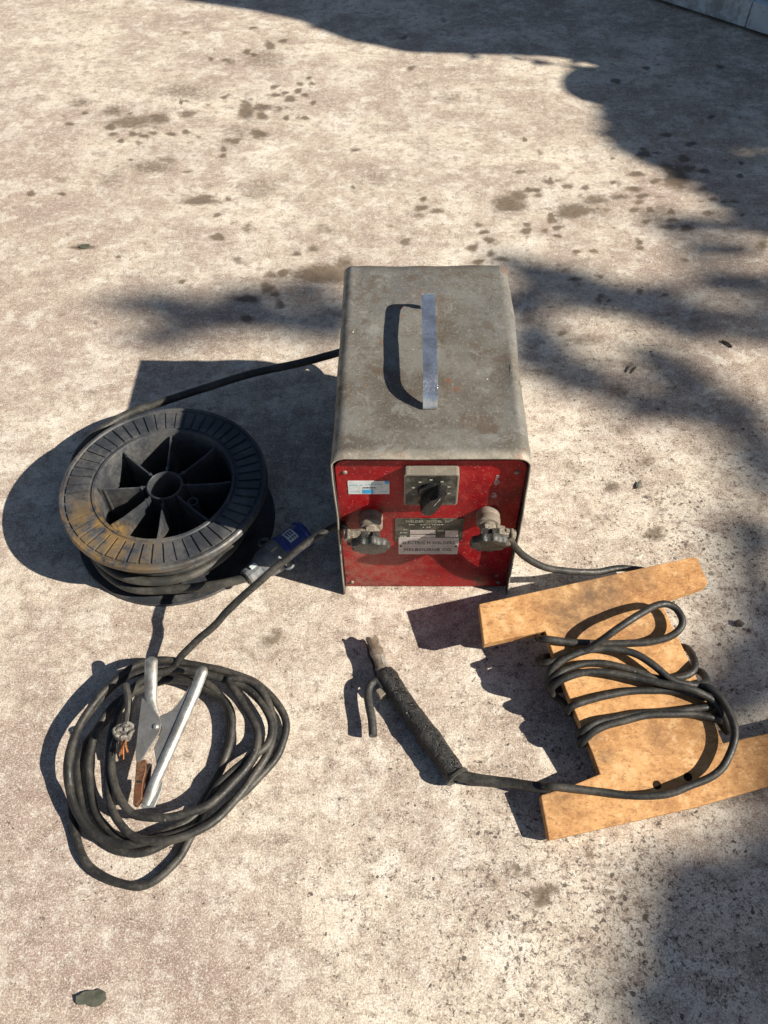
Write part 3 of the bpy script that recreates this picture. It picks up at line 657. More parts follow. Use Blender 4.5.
# output terminals
TERM = []
for k, (px, py) in enumerate(((371, 519), (488, 516))):
    tx, tz = onpanel(px, py+1, .012)
    TERM.append((tx, tz))
    fy = lambda x, y, z, tx=tx, tz=tz: Vector((tx+x, .018-z, tz+y))
    mb = MB(); mb.lathe([(0, 0), (.0150, 0), (.0155, .004), (.0145, .009), (.0152, .010), (.0152, .0165), (.0125, .019), (.0085, .0195), (.0075, .030), (0, .030)], 32, fy)
    t_ = mb.build('terminal', M['boss'], W_)
    if k == 1: t_['label'] = 'right terminal'
    TA = math.radians(17); ct, st_ = math.cos(TA), math.sin(TA)
    fy0 = fy
    def fy(x, y, z, tx=tx, tz=tz):
        h = z-.018; return Vector((tx+x, .0-(h*ct+y*st_), tz+y*ct-h*st_)) if True else None
    # hex nut and clamp block that hold the lug
    mb = MB(); mb.lathe([(0, .0195), (.0105, .0195), (.0115, .0205), (.0115, .026), (.0105, .027), (0, .027)], 6, fy); bevel(mb.build('nut', M['dirtymetal'], t_, smooth=False), .0006)
    mb = MB(); NL = 9; vs = []; nn = 108; rings = [(.80, .036), (.97, .0372), (1.0, .039), (1.0, .0445), (.95, .0468), (.6, .048), (.0, .0484)]
    for r_, h_ in rings:
        for i in range(nn):
            a = 2*PI*i/nn; R = .0236*r_*(1+(.07*math.tanh(1.6*math.cos(NL*a+.5*k))+.02*math.sin(3*a+k))*(r_ > .5))
            vs.append(fy(R*math.cos(a), R*math.sin(a), h_))
    fs = [(j*nn+i, j*nn+(i+1) % nn, (j+1)*nn+(i+1) % nn, (j+1)*nn+i) for j in range(len(rings)-1) for i in range(nn)]+[list(range(nn))]
    mb.add(vs, fs)
    mb.lathe([(0, .026), (.009, .026), (.0085, .037), (0, .037)], 16, fy)
    for a in (.9, 2.2): mb.box(fy(.012*math.cos(a), .012*math.sin(a), .033), (.009, .010, .009))
    mb.build('star_knob', M['knob'], t_, ang=50)

for o in list(W_.children):
    if o.name.split('.')[0] in ('front_panel', 'switch_box', 'rating_sticker', 'nameplate', 'maker_plate', 'paint_scuff', 'terminal'): o.location.y += PSH
# ------------------------------------------------------------ cables
R1 = .0051
def pz(lst): return [G(x, y, z) for x, y, z in lst]
def q(lst, ox, oy, s_): return [(ox+x/s_, oy+y/s_, z) for x, y, z in lst]
def lug(parent, P, D, name='lug'):
    """clamped cable end: flat eye on the bolt, crimp barrel and squashed screw clamp"""
    D = Vector(D).normalized(); side = D.cross(Vector((0, 1, 0))).normalized(); mb = MB()
    o = Vector((0, -1, 0))
    mb.tube([P+D*.006, P+D*.012, P+D*.020, P+D*.034], [.007, .0085, .0075, .0078], 10, wob=.25)
    M3 = Matrix((D, side, Vector((0, 1, 0)))).transposed()
    mb.box(P+D*.014+side*.005, (.011, .006, .014), M3); mb.box(P+D*.025-side*.002+o*.004, (.007, .016, .007), M3); mb.box(P+D*.022+side*.007, (.005, .006, .005), M3)
    mb.box(P+D*.004, (.012, .010, .006), M3)
    for s_ in (-1, 1): mb.tube([P+D*.028+side*s_*.008-o*.004, P+D*.028+side*s_*.008+o*.010], .0025, 8)
    b = mb.build(name, M['dirtymetal'], parent, smooth=False); bevel(b, .0008); return b

# earth lead: left terminal down to the coil on the slab
def earth_lead():
    root = empty('earth_lead', G(175, 770)); inv = root.location
    tag(root, 'thick black rubber welding cable from the left terminal, coiled in loose loops on the concrete', 'cable')
    tx, tz = TERM[0]; P0 = L2W(tx, -.016, tz+.001)
    run = [P0+Vector((-.010, -.001, .000)), P0+Vector((-.020, -.003, -.001))]+pz([(338, 525, .152), (320, 534, .149), (300, 548, .142), (285, 560, .133), (268, 573, .123), (250, 590, .110), (232, 608, .092), (215, 624, .072), (200, 637, .056), (183, 655, .040)])
    Z = lambda l: pz(q([(x, y, max(.0052, h*.76)) for x, y, h in l], 30, 600, 2.743))
    coil = Z([(395, 185, .034), (350, 215, .030), (290, 250, .03),
      # loop A, outermost on the left then out to the right
      (205, 330, .014), (150, 400, .012), (133, 470, .012), (140, 550, .012), (165, 620, .012), (215, 672, .010), (290, 690, .008), (370, 665, .008), (430, 620, .010), (470, 560, .012), (515, 480, .014), (548, 390, .018), (552, 310, .024), (520, 260, .026), (450, 228, .026), (370, 222, .024), (300, 248, .022),
      (230, 290, .022), (185, 350, .024), (160, 440, .022), (165, 520, .018), (195, 600, .014), (250, 655, .014), (320, 655, .018), (390, 628, .018), (450, 590, .012),
      (490, 530, .006), (525, 450, .006), (548, 370, .008), (545, 300, .018), (500, 235, .030), (430, 200, .034), (350, 190, .034), (270, 210, .034),
      (200, 265, .030), (140, 340, .032), (107, 430, .034), (108, 520, .030), (135, 590, .024), (190, 650, .020), (250, 668, .020),
      (320, 660, .026), (400, 645, .028), (480, 615, .024), (560, 555, .016), (630, 485, .010), (685, 410, .010), (705, 345, .014), (680, 280, .020), (620, 232, .026), (540, 195, .032), (440, 175, .038), (350, 165, .040), (290, 180, .042),
      (215, 240, .040), (160, 305, .040), (118, 390, .042), (108, 470, .040), (112, 540, .022), (118, 620, .007), (135, 690, .006), (170, 742, .006), (225, 775, .006), (300, 782, .006), (355, 760, .006), (405, 712, .006), (440, 650, .006), (468, 590, .008),
      (520, 510, .030), (590, 440, .032), (650, 390, .030), (665, 340, .030), (640, 285, .032), (580, 235, .036), (500, 205, .042), (430, 195, .046), (360, 200, .046),
      (300, 225, .044), (250, 290, .036), (218, 380, .034), (213, 450, .034), (218, 530, .034), (238, 600, .034), (290, 650, .034), (360, 662, .036), (430, 648, .036), (500, 610, .032), (570, 545, .022), (620, 470, .020), (650, 410, .020),
      (672, 350, .022), (650, 270, .034), (600, 225, .042), (545, 215, .046), (590, 290, .042), (622, 360, .040), (608, 430, .040), (560, 500, .040), (500, 553, .042), (430, 585, .044), (350, 600, .044), (285, 585, .042), (240, 530, .042), (222, 460, .042), (228, 400, .044), (245, 365, .048)])
    mb = MB(); mb.tube([p-inv for p in spline(run+coil, .0035)], R1, 12, wob=.06)
    mb.build('cord', M['cable'], root)
    lug(root, P0-inv, Vector((-1, -.05, 0)))
    # stub with taped splice and bare strands
    st = Z([(262, 232, .066), (268, 262, .064), (270, 300, .060), (266, 345, .054)])
    mb = MB(); mb.tube([p-inv for p in spline(st)], .005, 10, wob=.08); mb.build('stub', M['cable2'], root)
    kc = G(30+262/2.743, 600+360/2.743, .052)-inv
    mb = MB(); rr = random.Random(9)
    for i in range(9):
        c = kc+Vector((rr.uniform(-.006, .006), rr.uniform(-.005, .005), rr.uniform(-.003, .004))); vs = []; fs = []
        pts = [c+Vector((math.cos(a)*.0075, math.sin(a)*.006, math.sin(a*2+i)*.004)) for a in [i+j*.9 for j in range(8)]]
        mb.tube(spline(pts), rr.uniform(.0018, .0034), 6, wob=.3)
    mb.build('taped_splice', M['rag'], root)
    mb = MB()
    for i in range(9):
        a = kc+Vector((rr.uniform(-.003, .004), -.004, -.002)); b = a+Vector((rr.uniform(-.006, .006), -.020-rr.random()*.008, rr.uniform(-.01, 0)))
        mb.tube(spline([a, a.lerp(b, .5)+Vector((rr.uniform(-.002, .002), 0, .002)), b]), .0009, 6)
    mb.build('bare_strands', M['coppern'], root)
earth_lead()

# earth clamp lying on the coil
def earth_clamp():
    z0 = .056
    o_ = G(157, 727, z0); root = empty('earth_clamp', o_)
    tag(root, 'zinc plated steel spring clamp with copper jaws lying on the coiled cable', 'clamp')
    # local plane: tilted, high at the handles, low at the jaws
    def T(x, y, h=0.0):       # pixel in the 5.69x close-up, traced onto the clamp's own tilted plane
        px, py = 100+x/5.69, 640+y/5.69
        p = G(px, py, z0+(727-py)*.00022)
        return p-o_+Vector((0, 0, h))
    def plate(pts, h0, h1, name, mat, parent, bev=.0005, sm=False):
        n = len(pts); vs = [T(x, y, h0) for x, y in pts]+[T(x, y, h1) for x, y in pts]; mb = MB()
        mb.add(vs, [list(range(n))[::-1], list(range(n, 2*n))]+[(i, (i+1) % n, n+(i+1) % n, n+i) for i in range(n)])
        o = mb.build(name, mat, parent, smooth=sm); bevel(o, bev); return o
    L = plate([(240, 330), (262, 350), (300, 385), (338, 440), (350, 480), (342, 525), (310, 575), (268, 640), (240, 685), (208, 700), (204, 640), (216, 520), (228, 420)], -.0005, .0018, 'left_arm', M['galvdull'], root)
    # its folded handle: half-round trough
    def trough(pts, w, h, name, parent, mat, cap=True):
        P = spline([T(*p) for p in pts]); N = len(P); vs = []; K = 9; th = .0013
        for i, p in enumerate(P):
            t = (P[min(i+1, N-1)]-P[max(i-1, 0)]).normalized(); sd = t.cross(Vector((0, 0, 1))).normalized(); up = sd.cross(t)
            f = i/(N-1); ww = w(f); hh = h(f)
            for r_ in (0, th):
                for k in range(K):
                    a = PI*k/(K-1); vs.append(p+sd*(ww-r_)*math.cos(a)+up*(hh-r_)*math.sin(a)-up*hh*.35)
        fs = []
        for i in range(N-1):
            for k in range(K-1):
                fs.append((i*2*K+k, i*2*K+k+1, (i+1)*2*K+k+1, (i+1)*2*K+k)); fs.append((i*2*K+K+k, i*2*K+K+k+1, (i+1)*2*K+K+k+1, (i+1)*2*K+K+k))
            for k in (0, K-1): fs.append((i*2*K+k, i*2*K+K+k, (i+1)*2*K+K+k, (i+1)*2*K+k))
        for i in (0, N-1):
            for k in range(K-1): fs.append((i*2*K+k, i*2*K+k+1, i*2*K+K+k+1, i*2*K+K+k))
        mb = MB(); mb.add(vs, fs); return mb.build(name, mat, parent, ang=50)
    e = lambda f, a, b: a+(b-a)*f
    trough([(293, 98, .001), (292, 130, .002), (290, 200, .002), (288, 280, .001), (292, 350, .0), (318, 425, -.001)], lambda f: .0082*min(1, .45+f*6)*(1-.45*max(0, f-.65)/.35), lambda f: .0055*min(1, .3+f*6)*(1-.8*max(0, f-.6)/.4), 'left_handle', L, M['galv'])
    Rr = plate([(338, 430), (375, 415), (410, 395), (450, 350), (490, 290), (520, 240), (540, 220), (430, 560), (350, 760), (300, 860), (280, 880), (320, 700), (305, 610), (330, 560), (350, 500)], -.0028, -.0008, 'right_arm', M['galvdull'], root)
    trough([(592, 150, -.001), (575, 185, -.001), (535, 290, -.001), (470, 440, -.001), (400, 600, -.001), (330, 755, -.001), (285, 850, -.003), (250, 925, -.006)], lambda f: .0078*min(1, .5+f*8)*(1-.12*f), lambda f: .0065*min(1, .35+f*10)*(1-.3*max(0, f-.8)/.2), 'right_handle', Rr, M['galv'])
    plate([(232, 915), (250, 880), (300, 800), (355, 800), (345, 850), (305, 945), (232, 950)], -.006, -.0045, 'right_jaw', M['galv'], root)
    plate([(206, 680), (258, 676), (262, 740), (246, 800), (240, 850), (238, 900), (205, 940), (186, 935), (190, 860), (198, 780)], -.010, -.001, 'copper_jaw', M['copper'], root, .001)
    plate([(262, 690), (285, 690), (270, 830), (238, 930), (226, 935), (246, 830)], -.012, -.006, 'inner_jaw', M['inner'], root, .001)
    plate([(215, 800), (240, 800), (238, 812), (214, 812)], -.001, .0006, 'jaw_notch', M['inner'], root, .0002)
    c = T(320, 495, .001); mb = MB(); mb.lathe([(.0, .0038), (.002, .0036), (.0036, .0022), (.0042, 0), (.0042, -.009), (0, -.009)], 20, lambda x, y, z: c+Vector((x, y, z)))
    mb.build('pivot_rivet', M['galv'], root)
    mb = MB(); pts = []
    for i in range(50): a = i*.9; pts.append(T(322, 500, -.010)+Vector((.006*math.cos(a), .006*math.sin(a), .00012*i)))
    mb.tube(pts, .001, 6); mb.build('spring', M['galvdull'], root)
earth_clamp()

# ------------------------------------------------------------ plastic cable reel
RC = Vector((-.31834, .78082, 0)); RR = .15; RH = .099
def reel():
    root = empty('cable_reel', RC)
    tag(root, 'black plastic spoked cable reel lying flat beside the welder, mud stained on its rim', 'cable reel')
    def mud(o):
        a = o.data.attributes.new('mud', 'FLOAT', 'POINT'); val = []
        for v in o.data.vertices:
            x, y = v.co.x, v.co.y; ang = math.degrees(math.atan2(y, x)); r = math.hypot(x, y)
            d = abs((ang+128+180) % 360-180); w = max(0, 1-d/52)*(1 if r > .085 else 0)
            w = min(1, w*1.25+(.12 if d < 85 and r > .12 else 0))*(1.0 if r < .128 or r > .146 else .6); val.append(w*.85 if v.co.z > .085 else 0)
        a.data.foreach_set('value', val)
    for nm, zt, sgn in (('top_flange', RH, 1), ('bottom_flange', .0, -1)):
        mb = MB()
        if sgn == 1:
            # rim lip, sunken ring with 52 raised pads, inner lip, funnel down to the drum
            mb.lathe([(RR, zt-.010), (RR, zt-.002), (RR-.002, zt), (RR-.0055, zt), (RR-.007, zt-.0025), (.1045, zt-.0025), (.103, zt-.0005), (.0995, zt-.0005), (.098, zt-.003), (.0955, zt-.030), (.0955, .004), (.099, .004), (.099, zt-.014), (RR-.006, zt-.008)], 128, close=True)
            NP = 52
            for i in range(NP):
                a0, a1 = 2*PI*(i+.10)/NP, 2*PI*(i+.86)/NP; r0, r1 = .1075, RR-.0095; vs = []
                sk = .012
                for z_, dr in ((zt-.0026, 0), (zt-.0003+random.uniform(-.0006, .0003), .0006)):
                    for r_, a_ in ((r0+dr, a0), (r1-dr, a0+sk), (r1-dr, a1+sk-.004), (r0+dr, a1-.004)): vs.append(Vector((r_*math.cos(a_), r_*math.sin(a_), z_)))
                mb.add(vs, [(4, 5, 6, 7), (0, 1, 5, 4), (1, 2, 6, 5), (2, 3, 7, 6), (3, 0, 4, 7)])
        else:
            mb.lathe([(.098, .004), (RR-.006, .004), (RR-.001, .006), (RR, .004), (RR, .0015), (RR-.002, .0), (.03, .0), (.03, .003), (.098, .003)], 128, close=True)
        o = mb.build(nm, M['reel'], root, ang=30); mud(o)
    hub = MB(); zt = RH-.006
    hub.lathe([(.0262, zt), (.0262, .003), (.0235, .003), (.0235, zt), (.0245, zt+.0012)], 48, close=True)
    hub.lathe([(.0235, .010), (.0, .010)], 24)
    h = hub.build('hub', M['reel'], root, ang=40); mud(h)
    for i in range(8):
        a = math.radians(45*i+2); mb = MB(); c, s_ = math.cos(a), math.sin(a)
        def f(r, t, z): return Vector((r*c-t*s_, r*s_+t*c, z))
        w = .0012
        pr = [(.0258, .004), (.0258, zt-.001), (.040, zt-.003), (.075, zt-.003), (.0945, zt), (.0958, zt), (.0958, .004)]
        n = len(pr); vs = [f(r, -w, z) for r, z in pr]+[f(r, w, z) for r, z in pr]
        mb.add(vs, [list(range(n)), list(range(n, 2*n))[::-1]]+[(k, (k+1) % n, n+(k+1) % n, n+k) for k in range(n)])
        for rk in (.034, .088): mb.lathe([(.0, zt-.0015), (.0026, zt-.0022), (.003, .01)], 10, lambda x, y, z, rk=rk: f(rk+x, y, z))
        # sloping web to one side of some spokes
        if i in (3, 4, 5, 6):
            mb.add([f(.032, 0, .012), f(.092, 0, .012), f(.092, .030, .030), f(.032, .012, .030)], [(0, 1, 2, 3)])
        o = mb.build('rib', M['reel'], root, smooth=False); mud(o)
    mb = MB(); mb.lathe([(.0955, .0032), (.031, .0032)], 64); fl = mb.build('floor', M['reel'], root); mud(fl)
    a = math.radians(-33); c = Vector((.052*math.cos(a), .052*math.sin(a), 0))
    mb = MB(); mb.lathe([(.0075, zt-.004), (.0075, .004), (.0058, .004), (.0058, zt-.004)], 24, lambda x, y, z: c+Vector((x, y, z)), close=True); mud(mb.build('drive_ring', M['reel'], root, ang=40))
reel()

# power cord: from the back of the welder, round the reel, out to the plug
def power_cord():
    R2 = .0066; root = empty('power_cord', RC)
    tag(root, 'thick black power cord wound on the reel, ending in a blue and grey plug', 'power cord')
    P = [L2W(-.02, BD-.02, .12), L2W(-.03, BD+.03, .11)]+pz([(362, 346, .075), (348, 350, .066)])
    P += pz([(334, 354, .062), (300, 363, .060), (250, 374, .060), (205, 388, .060), (165, 401, .058), (130, 413, .056), (104, 428, .055), (86, 443, .054), (74, 462, .053)])
    rel = P[-1]-RC; a_in = math.degrees(math.atan2(rel.y, rel.x)) % 360
    th0 = math.radians(a_in+14); turns = 0
    wl = []
    # windings: sag outwards and lie in uneven layers between the flanges
    N = 340; tot = 2*PI*6.15
    for i in range(N+1):
        f = i/N; th = th0+f*tot; k = f*6.15; rnd = math.sin(k*2.1+1)*.5+math.sin(th*1.3)*.5
        front = max(0, math.cos(th+math.radians(95)))      # looser at the front
        r = .1085+.006*(k % 2 > 1)+front*(.012+.014*(.5+.5*math.sin(k*2.7)))+.002*rnd
        z = .082-.066*((k*1.02) % 6.15)/6.15 - front*.004*math.sin(k*3)
        z = max(.0128, min(.086, z)); wl.append(RC+Vector((r*math.cos(th), r*math.sin(th), z)))
    end = pz([(190, 588, .030), (225, 583, .036), (245, 578, .040), (256, 574, .042)])
    # stop the winding at the front where the end leaves
    k = len(wl)-1
    while k > 0 and not (math.degrees(math.atan2(wl[k].y-RC.y, wl[k].x-RC.x)) < -100 and math.degrees(math.atan2(wl[k].y-RC.y, wl[k].x-RC.x)) > -112): k -= 1
    wl = wl[:k]
    mb = MB(); mb.tube([p-RC for p in spline(P+wl[4::5]+end)], R2, 12, wob=.04)
    mb.build('cord', M['cable2'], root)
    # plug
    a, b = G(246, 579, .040), G(322, 519, .040); D = (b-a).normalized(); Lp = (b-a).length
    s_ = D.cross(Vector((0, 0, 1))).normalized(); up = s_.cross(D)
    f = lambda x, y, z: a-RC+s_*x+up*y+D*z
    nut = MB(); nut.lathe([(.007, .0), (.0135, .001), (.015, .004), (.0135, .010), (.0155, .022), (.0165, .026), (0, .026)], 12, f)
    pl = empty('plug', a-RC); pl.parent = root
    def ch(mb, n, m, **k): o = mb.build(n, m, root, **k); return o
    body = MB(); body.lathe([(.0, .024), (.0165, .024), (.021, .034), (.0235, .048), (.0235, .062), (.022, .064), (0, .064)], 28, f)
    body.box(f(0, .0225, .052), (.012, .012, .012), Matrix((s_, up, D)).transposed())
    bpy.data.objects.remove(pl)
    pb = body.build('plug', M['pluggrey'], root, ang=50)
    nut.build('gland_nut', M['pluggrey'], pb, smooth=False)
    bl = MB(); bl.lathe([(0, .0638), (.0225, .0638), (.0225, .072), (.0205, .074), (.0205, .104), (.0222, .106), (.0222, .111), (.019, .111), (.019, .080), (0, .080)], 32, f); bl.build('blue_shroud', M['plugblue'], pb, ang=40)
    lb = MB(); vs = []
    for k in range(7):
        an = math.radians(62+k*10)
        for zz in (.078, .094): vs.append(f(.0209*math.cos(an), .0209*math.sin(an), zz))
    lb.add(vs, [(2*k, 2*k+1, 2*k+3, 2*k+2) for k in range(6)]); lo = lb.build('plug_label', M['white'], pb)
    li = MB()
    for zz in (.082, .086, .090):
        for an in (75, 92, 104): li.box(f(.0211*math.cos(math.radians(an)), .0211*math.sin(math.radians(an)), zz), (.004, .0004, .0018), Matrix((s_, up, D)).transposed())
    li.build('printed_line', M['ink'], lo, smooth=False)
    for sg in (-1, 1):
        hk = MB(); pts = [f(sg*.0225, .004, .052+.006*0), f(sg*.030, .004, .050), f(sg*.034, .004, .056), f(sg*.031, .004, .063), f(sg*.024, .004, .064)]
        hk.tube(spline(pts), .0022, 8); hk.build('hook', M['pluggrey'], pb)
    w = MB(); w.box(f(0, .0158, .016), (.006, .0015, .010), Matrix((s_, up, D)).transposed()); w.build('paper_flag', M['white'], pb, smooth=False)
power_cord()

# ------------------------------------------------------------ wooden winding board
def bz(y): return .022+.175*(y-.289)
def onboard(x, y, up=0.0):          # pixel -> the board's tilted top plane, raised by up
    d = ray(x, y); t = (bz(0)+up+.175*cC.y-cC.z)/(d.z-.175*d.y); return cC+d*t
def board():
    px = [(479, 604), (692, 557), (697, 557.5), (708, 582), (706, 586), (661, 601), (672, 625), (690, 662), (706, 700), (723, 743), (760, 735), (846, 716), (868, 757), (700, 806), (549, 840), (541, 797), (541, 795), (568, 787), (600, 774), (592, 752), (566, 690), (545, 631), (515, 637), (484, 644)]
    P = [onboard(x, y) for x, y in px]; c = sum(P, Vector())/len(P); c.z = 0
    root = empty('winding_board', c)
    tag(root, 'notched I shaped brown pressed wood board propped on the concrete with cable wound round it', 'board')
    bm = bmesh.new(); vs = [bm.verts.new(p-c) for p in P]; f = bm.faces.new(vs); bm.normal_update()
    if f.normal.z < 0: f.normal_flip()
    nrm = Vector((0, -.175, 1)).normalized()
    ex = bmesh.ops.extrude_face_region(bm, geom=[f]); nv = [e for e in ex['geom'] if isinstance(e, bmesh.types.BMVert)]
    for v in nv: v.co -= nrm*.0175
    bmesh.ops.recalc_face_normals(bm, faces=bm.faces[:])
    bmesh.ops.triangulate(bm, faces=[f_ for f_ in bm.faces if len(f_.verts) > 4])
    for _ in range(5):
        lng = [e for e in bm.edges if e.calc_length() > .02]
        if not lng: break
        bmesh.ops.subdivide_edges(bm, edges=lng, cuts=1)
        bmesh.ops.triangulate(bm, faces=[f_ for f_ in bm.faces if len(f_.verts) > 4])
    me = bpy.data.meshes.new('plank'); bm.to_mesh(me); bm.free()
    me.materials.append(M['wood']); o = bpy.data.objects.new('plank', me); COL.objects.link(o); o.parent = root
    spots = [(600, 590, .045, .9), (575, 612, .05, .65), (640, 575, .03, .5), (560, 590, .05, .4), (606, 757, .012, .8), (592, 735, .02, .4), (555, 800, .03, .3), (660, 735, .03, .25), (640, 630, .03, .35)]
    SP = [(onboard(x, y)-c, r, s_) for x, y, r, s_ in spots]
    a = me.attributes.new('grime', 'FLOAT', 'POINT'); a.data.foreach_set('value', [max([0]+[s_*max(0, 1-((v.co-p).length/r)**2) for p, r, s_ in SP]) for v in me.vertices])
    bevel(o, .0012)
    # drilled holes as flat dark discs, their inner shade put into the colour
    for x, y in ((657, 785), (688, 777)):
        p = onboard(x, y)-c; hb = MB()
        hb.lathe([(0, .0004), (.0048, .0004), (.0052, .0001)], 20, lambda X, Y, Z_: p+Vector((X, Y, Z_+.175*Y)))
        hb.build('hole_shade_disc', M['void'], root)
board()

# electrode lead: right terminal, under the board, wound round it, out to the holder
def electrode_lead():
    root = empty('electrode_lead', onboard(640, 700)*1.0); root.location.z = 0; inv = root.location
    tag(root, 'black welding cable wound round the wooden board and running out to the electrode holder', 'cable')
    R = .0048
    tx, tz = TERM[1]; P0 = L2W(tx, -.013, tz-.002)
    P = [P0+Vector((.010, 0, -.002)), P0+Vector((.022, -.002, -.008))]+pz([(520, 553, .128), (535, 563, .105), (560, 571, .078), (590, 572, .058), (625, 569, .046), (650, 573, .038)])
    P += [onboard(655, 600, -.028), onboard(620, 622, -.026), onboard(575, 632, -.026), onboard(548, 634, -.024), onboard(538, 637, -.010), onboard(541, 639, .004)]
    Q = lambda l: [onboard(540+x/3.368, 600+y/3.368, z) for x, y, z in l]
    P += Q([(25, 132, .010), (90, 142, .008), (180, 148, .008), (270, 148, .009), (370, 142, .010), (430, 126, .013), (465, 100, .016), (478, 70, .018), (462, 34, .018), (430, 16, .020), (390, 20, .026), (340, 48, .034), (290, 82, .038), (240, 115, .034), (200, 140, .026), (150, 168, .014), (100, 190, .008), (60, 205, .007), (20, 215, .004), (2, 210, -.012), (10, 195, -.026)])
    def under(a, b): return Q([(a[0]+(b[0]-a[0])*t, a[1]+(b[1]-a[1])*t, -.026) for t in (.25, .5, .75)])
    P += under((10, 200), (500, 165))+Q([(485, 160, -.024), (512, 185, -.008), (520, 225, .004), (500, 252, .006), (450, 265, .006), (380, 262, .006), (300, 235, .006), (200, 214, .006), (110, 224, .007), (55, 255, .006), (30, 285, -.004), (40, 300, -.022)])
    P += under((40, 290), (520, 250))+Q([(530, 235, -.022), (558, 262, -.006), (545, 288, .008), (500, 288, .012), (440, 266, .014), (390, 225, .015), (330, 185, .015), (260, 168, .014), (190, 165, .013), (110, 185, .012), (55, 220, .009), (30, 262, -.002), (50, 285, -.022)])
    P += under((60, 290), (560, 280))+Q([(575, 300, -.02), (570, 330, .002), (520, 318, .010), (440, 305, .008), (350, 306, .007), (260, 316, .007), (170, 335, .007), (110, 358, .006), (90, 375, -.006), (110, 380, -.024)])
    P += under((110, 370), (570, 330))+Q([(585, 330, -.02), (592, 352, -.004), (570, 362, .006), (520, 370, .007), (420, 378, .007), (300, 390, .007), (210, 405, .007), (150, 438, .006), (128, 460, -.006), (150, 465, -.024)])
    P += under((150, 450), (590, 380))+Q([(600, 380, -.02), (612, 405, -.004), (590, 400, .006), (530, 388, .007), (420, 386, .010), (320, 398, .010), (230, 420, .009), (170, 452, .007), (135, 488, -.006), (150, 480, -.024)])
    P += under((150, 470), (80, 330))+Q([(45, 320, -.018), (38, 300, .0), (70, 272, .010), (120, 250, .013), (180, 243, .014), (260, 252, .014), (340, 268, .015), (430, 286, .018), (500, 300, .021), (560, 325, .018), (600, 352, .012), (622, 400, .002), (628, 440, -.012)])
    # crosses back under itself and springs up into the big loop
    P += Q([(600, 400, -.022), (560, 340, -.022), (535, 300, .004), (560, 296, .016), (600, 318, .020), (638, 372, .020), (658, 440, .018), (650, 500, .016), (615, 560, .015), (560, 602, .014), (490, 632, .013), (420, 652, .012), (345, 660, .010), (270, 658, .008), (190, 648, .008), (110, 636, .008), (40, 631, .008)])
    P += pz([(540, 786, .026), (515, 782, .018), (490, 780, .014), (462, 777, .016)])
    mb = MB(); mb.tube([p-inv for p in spline(P, .0025)], R, 12, wob=.06); mb.build('cord', M['cable'], root)
    lug(root, P0-inv, Vector((1, -.1, -.25)))
electrode_lead()

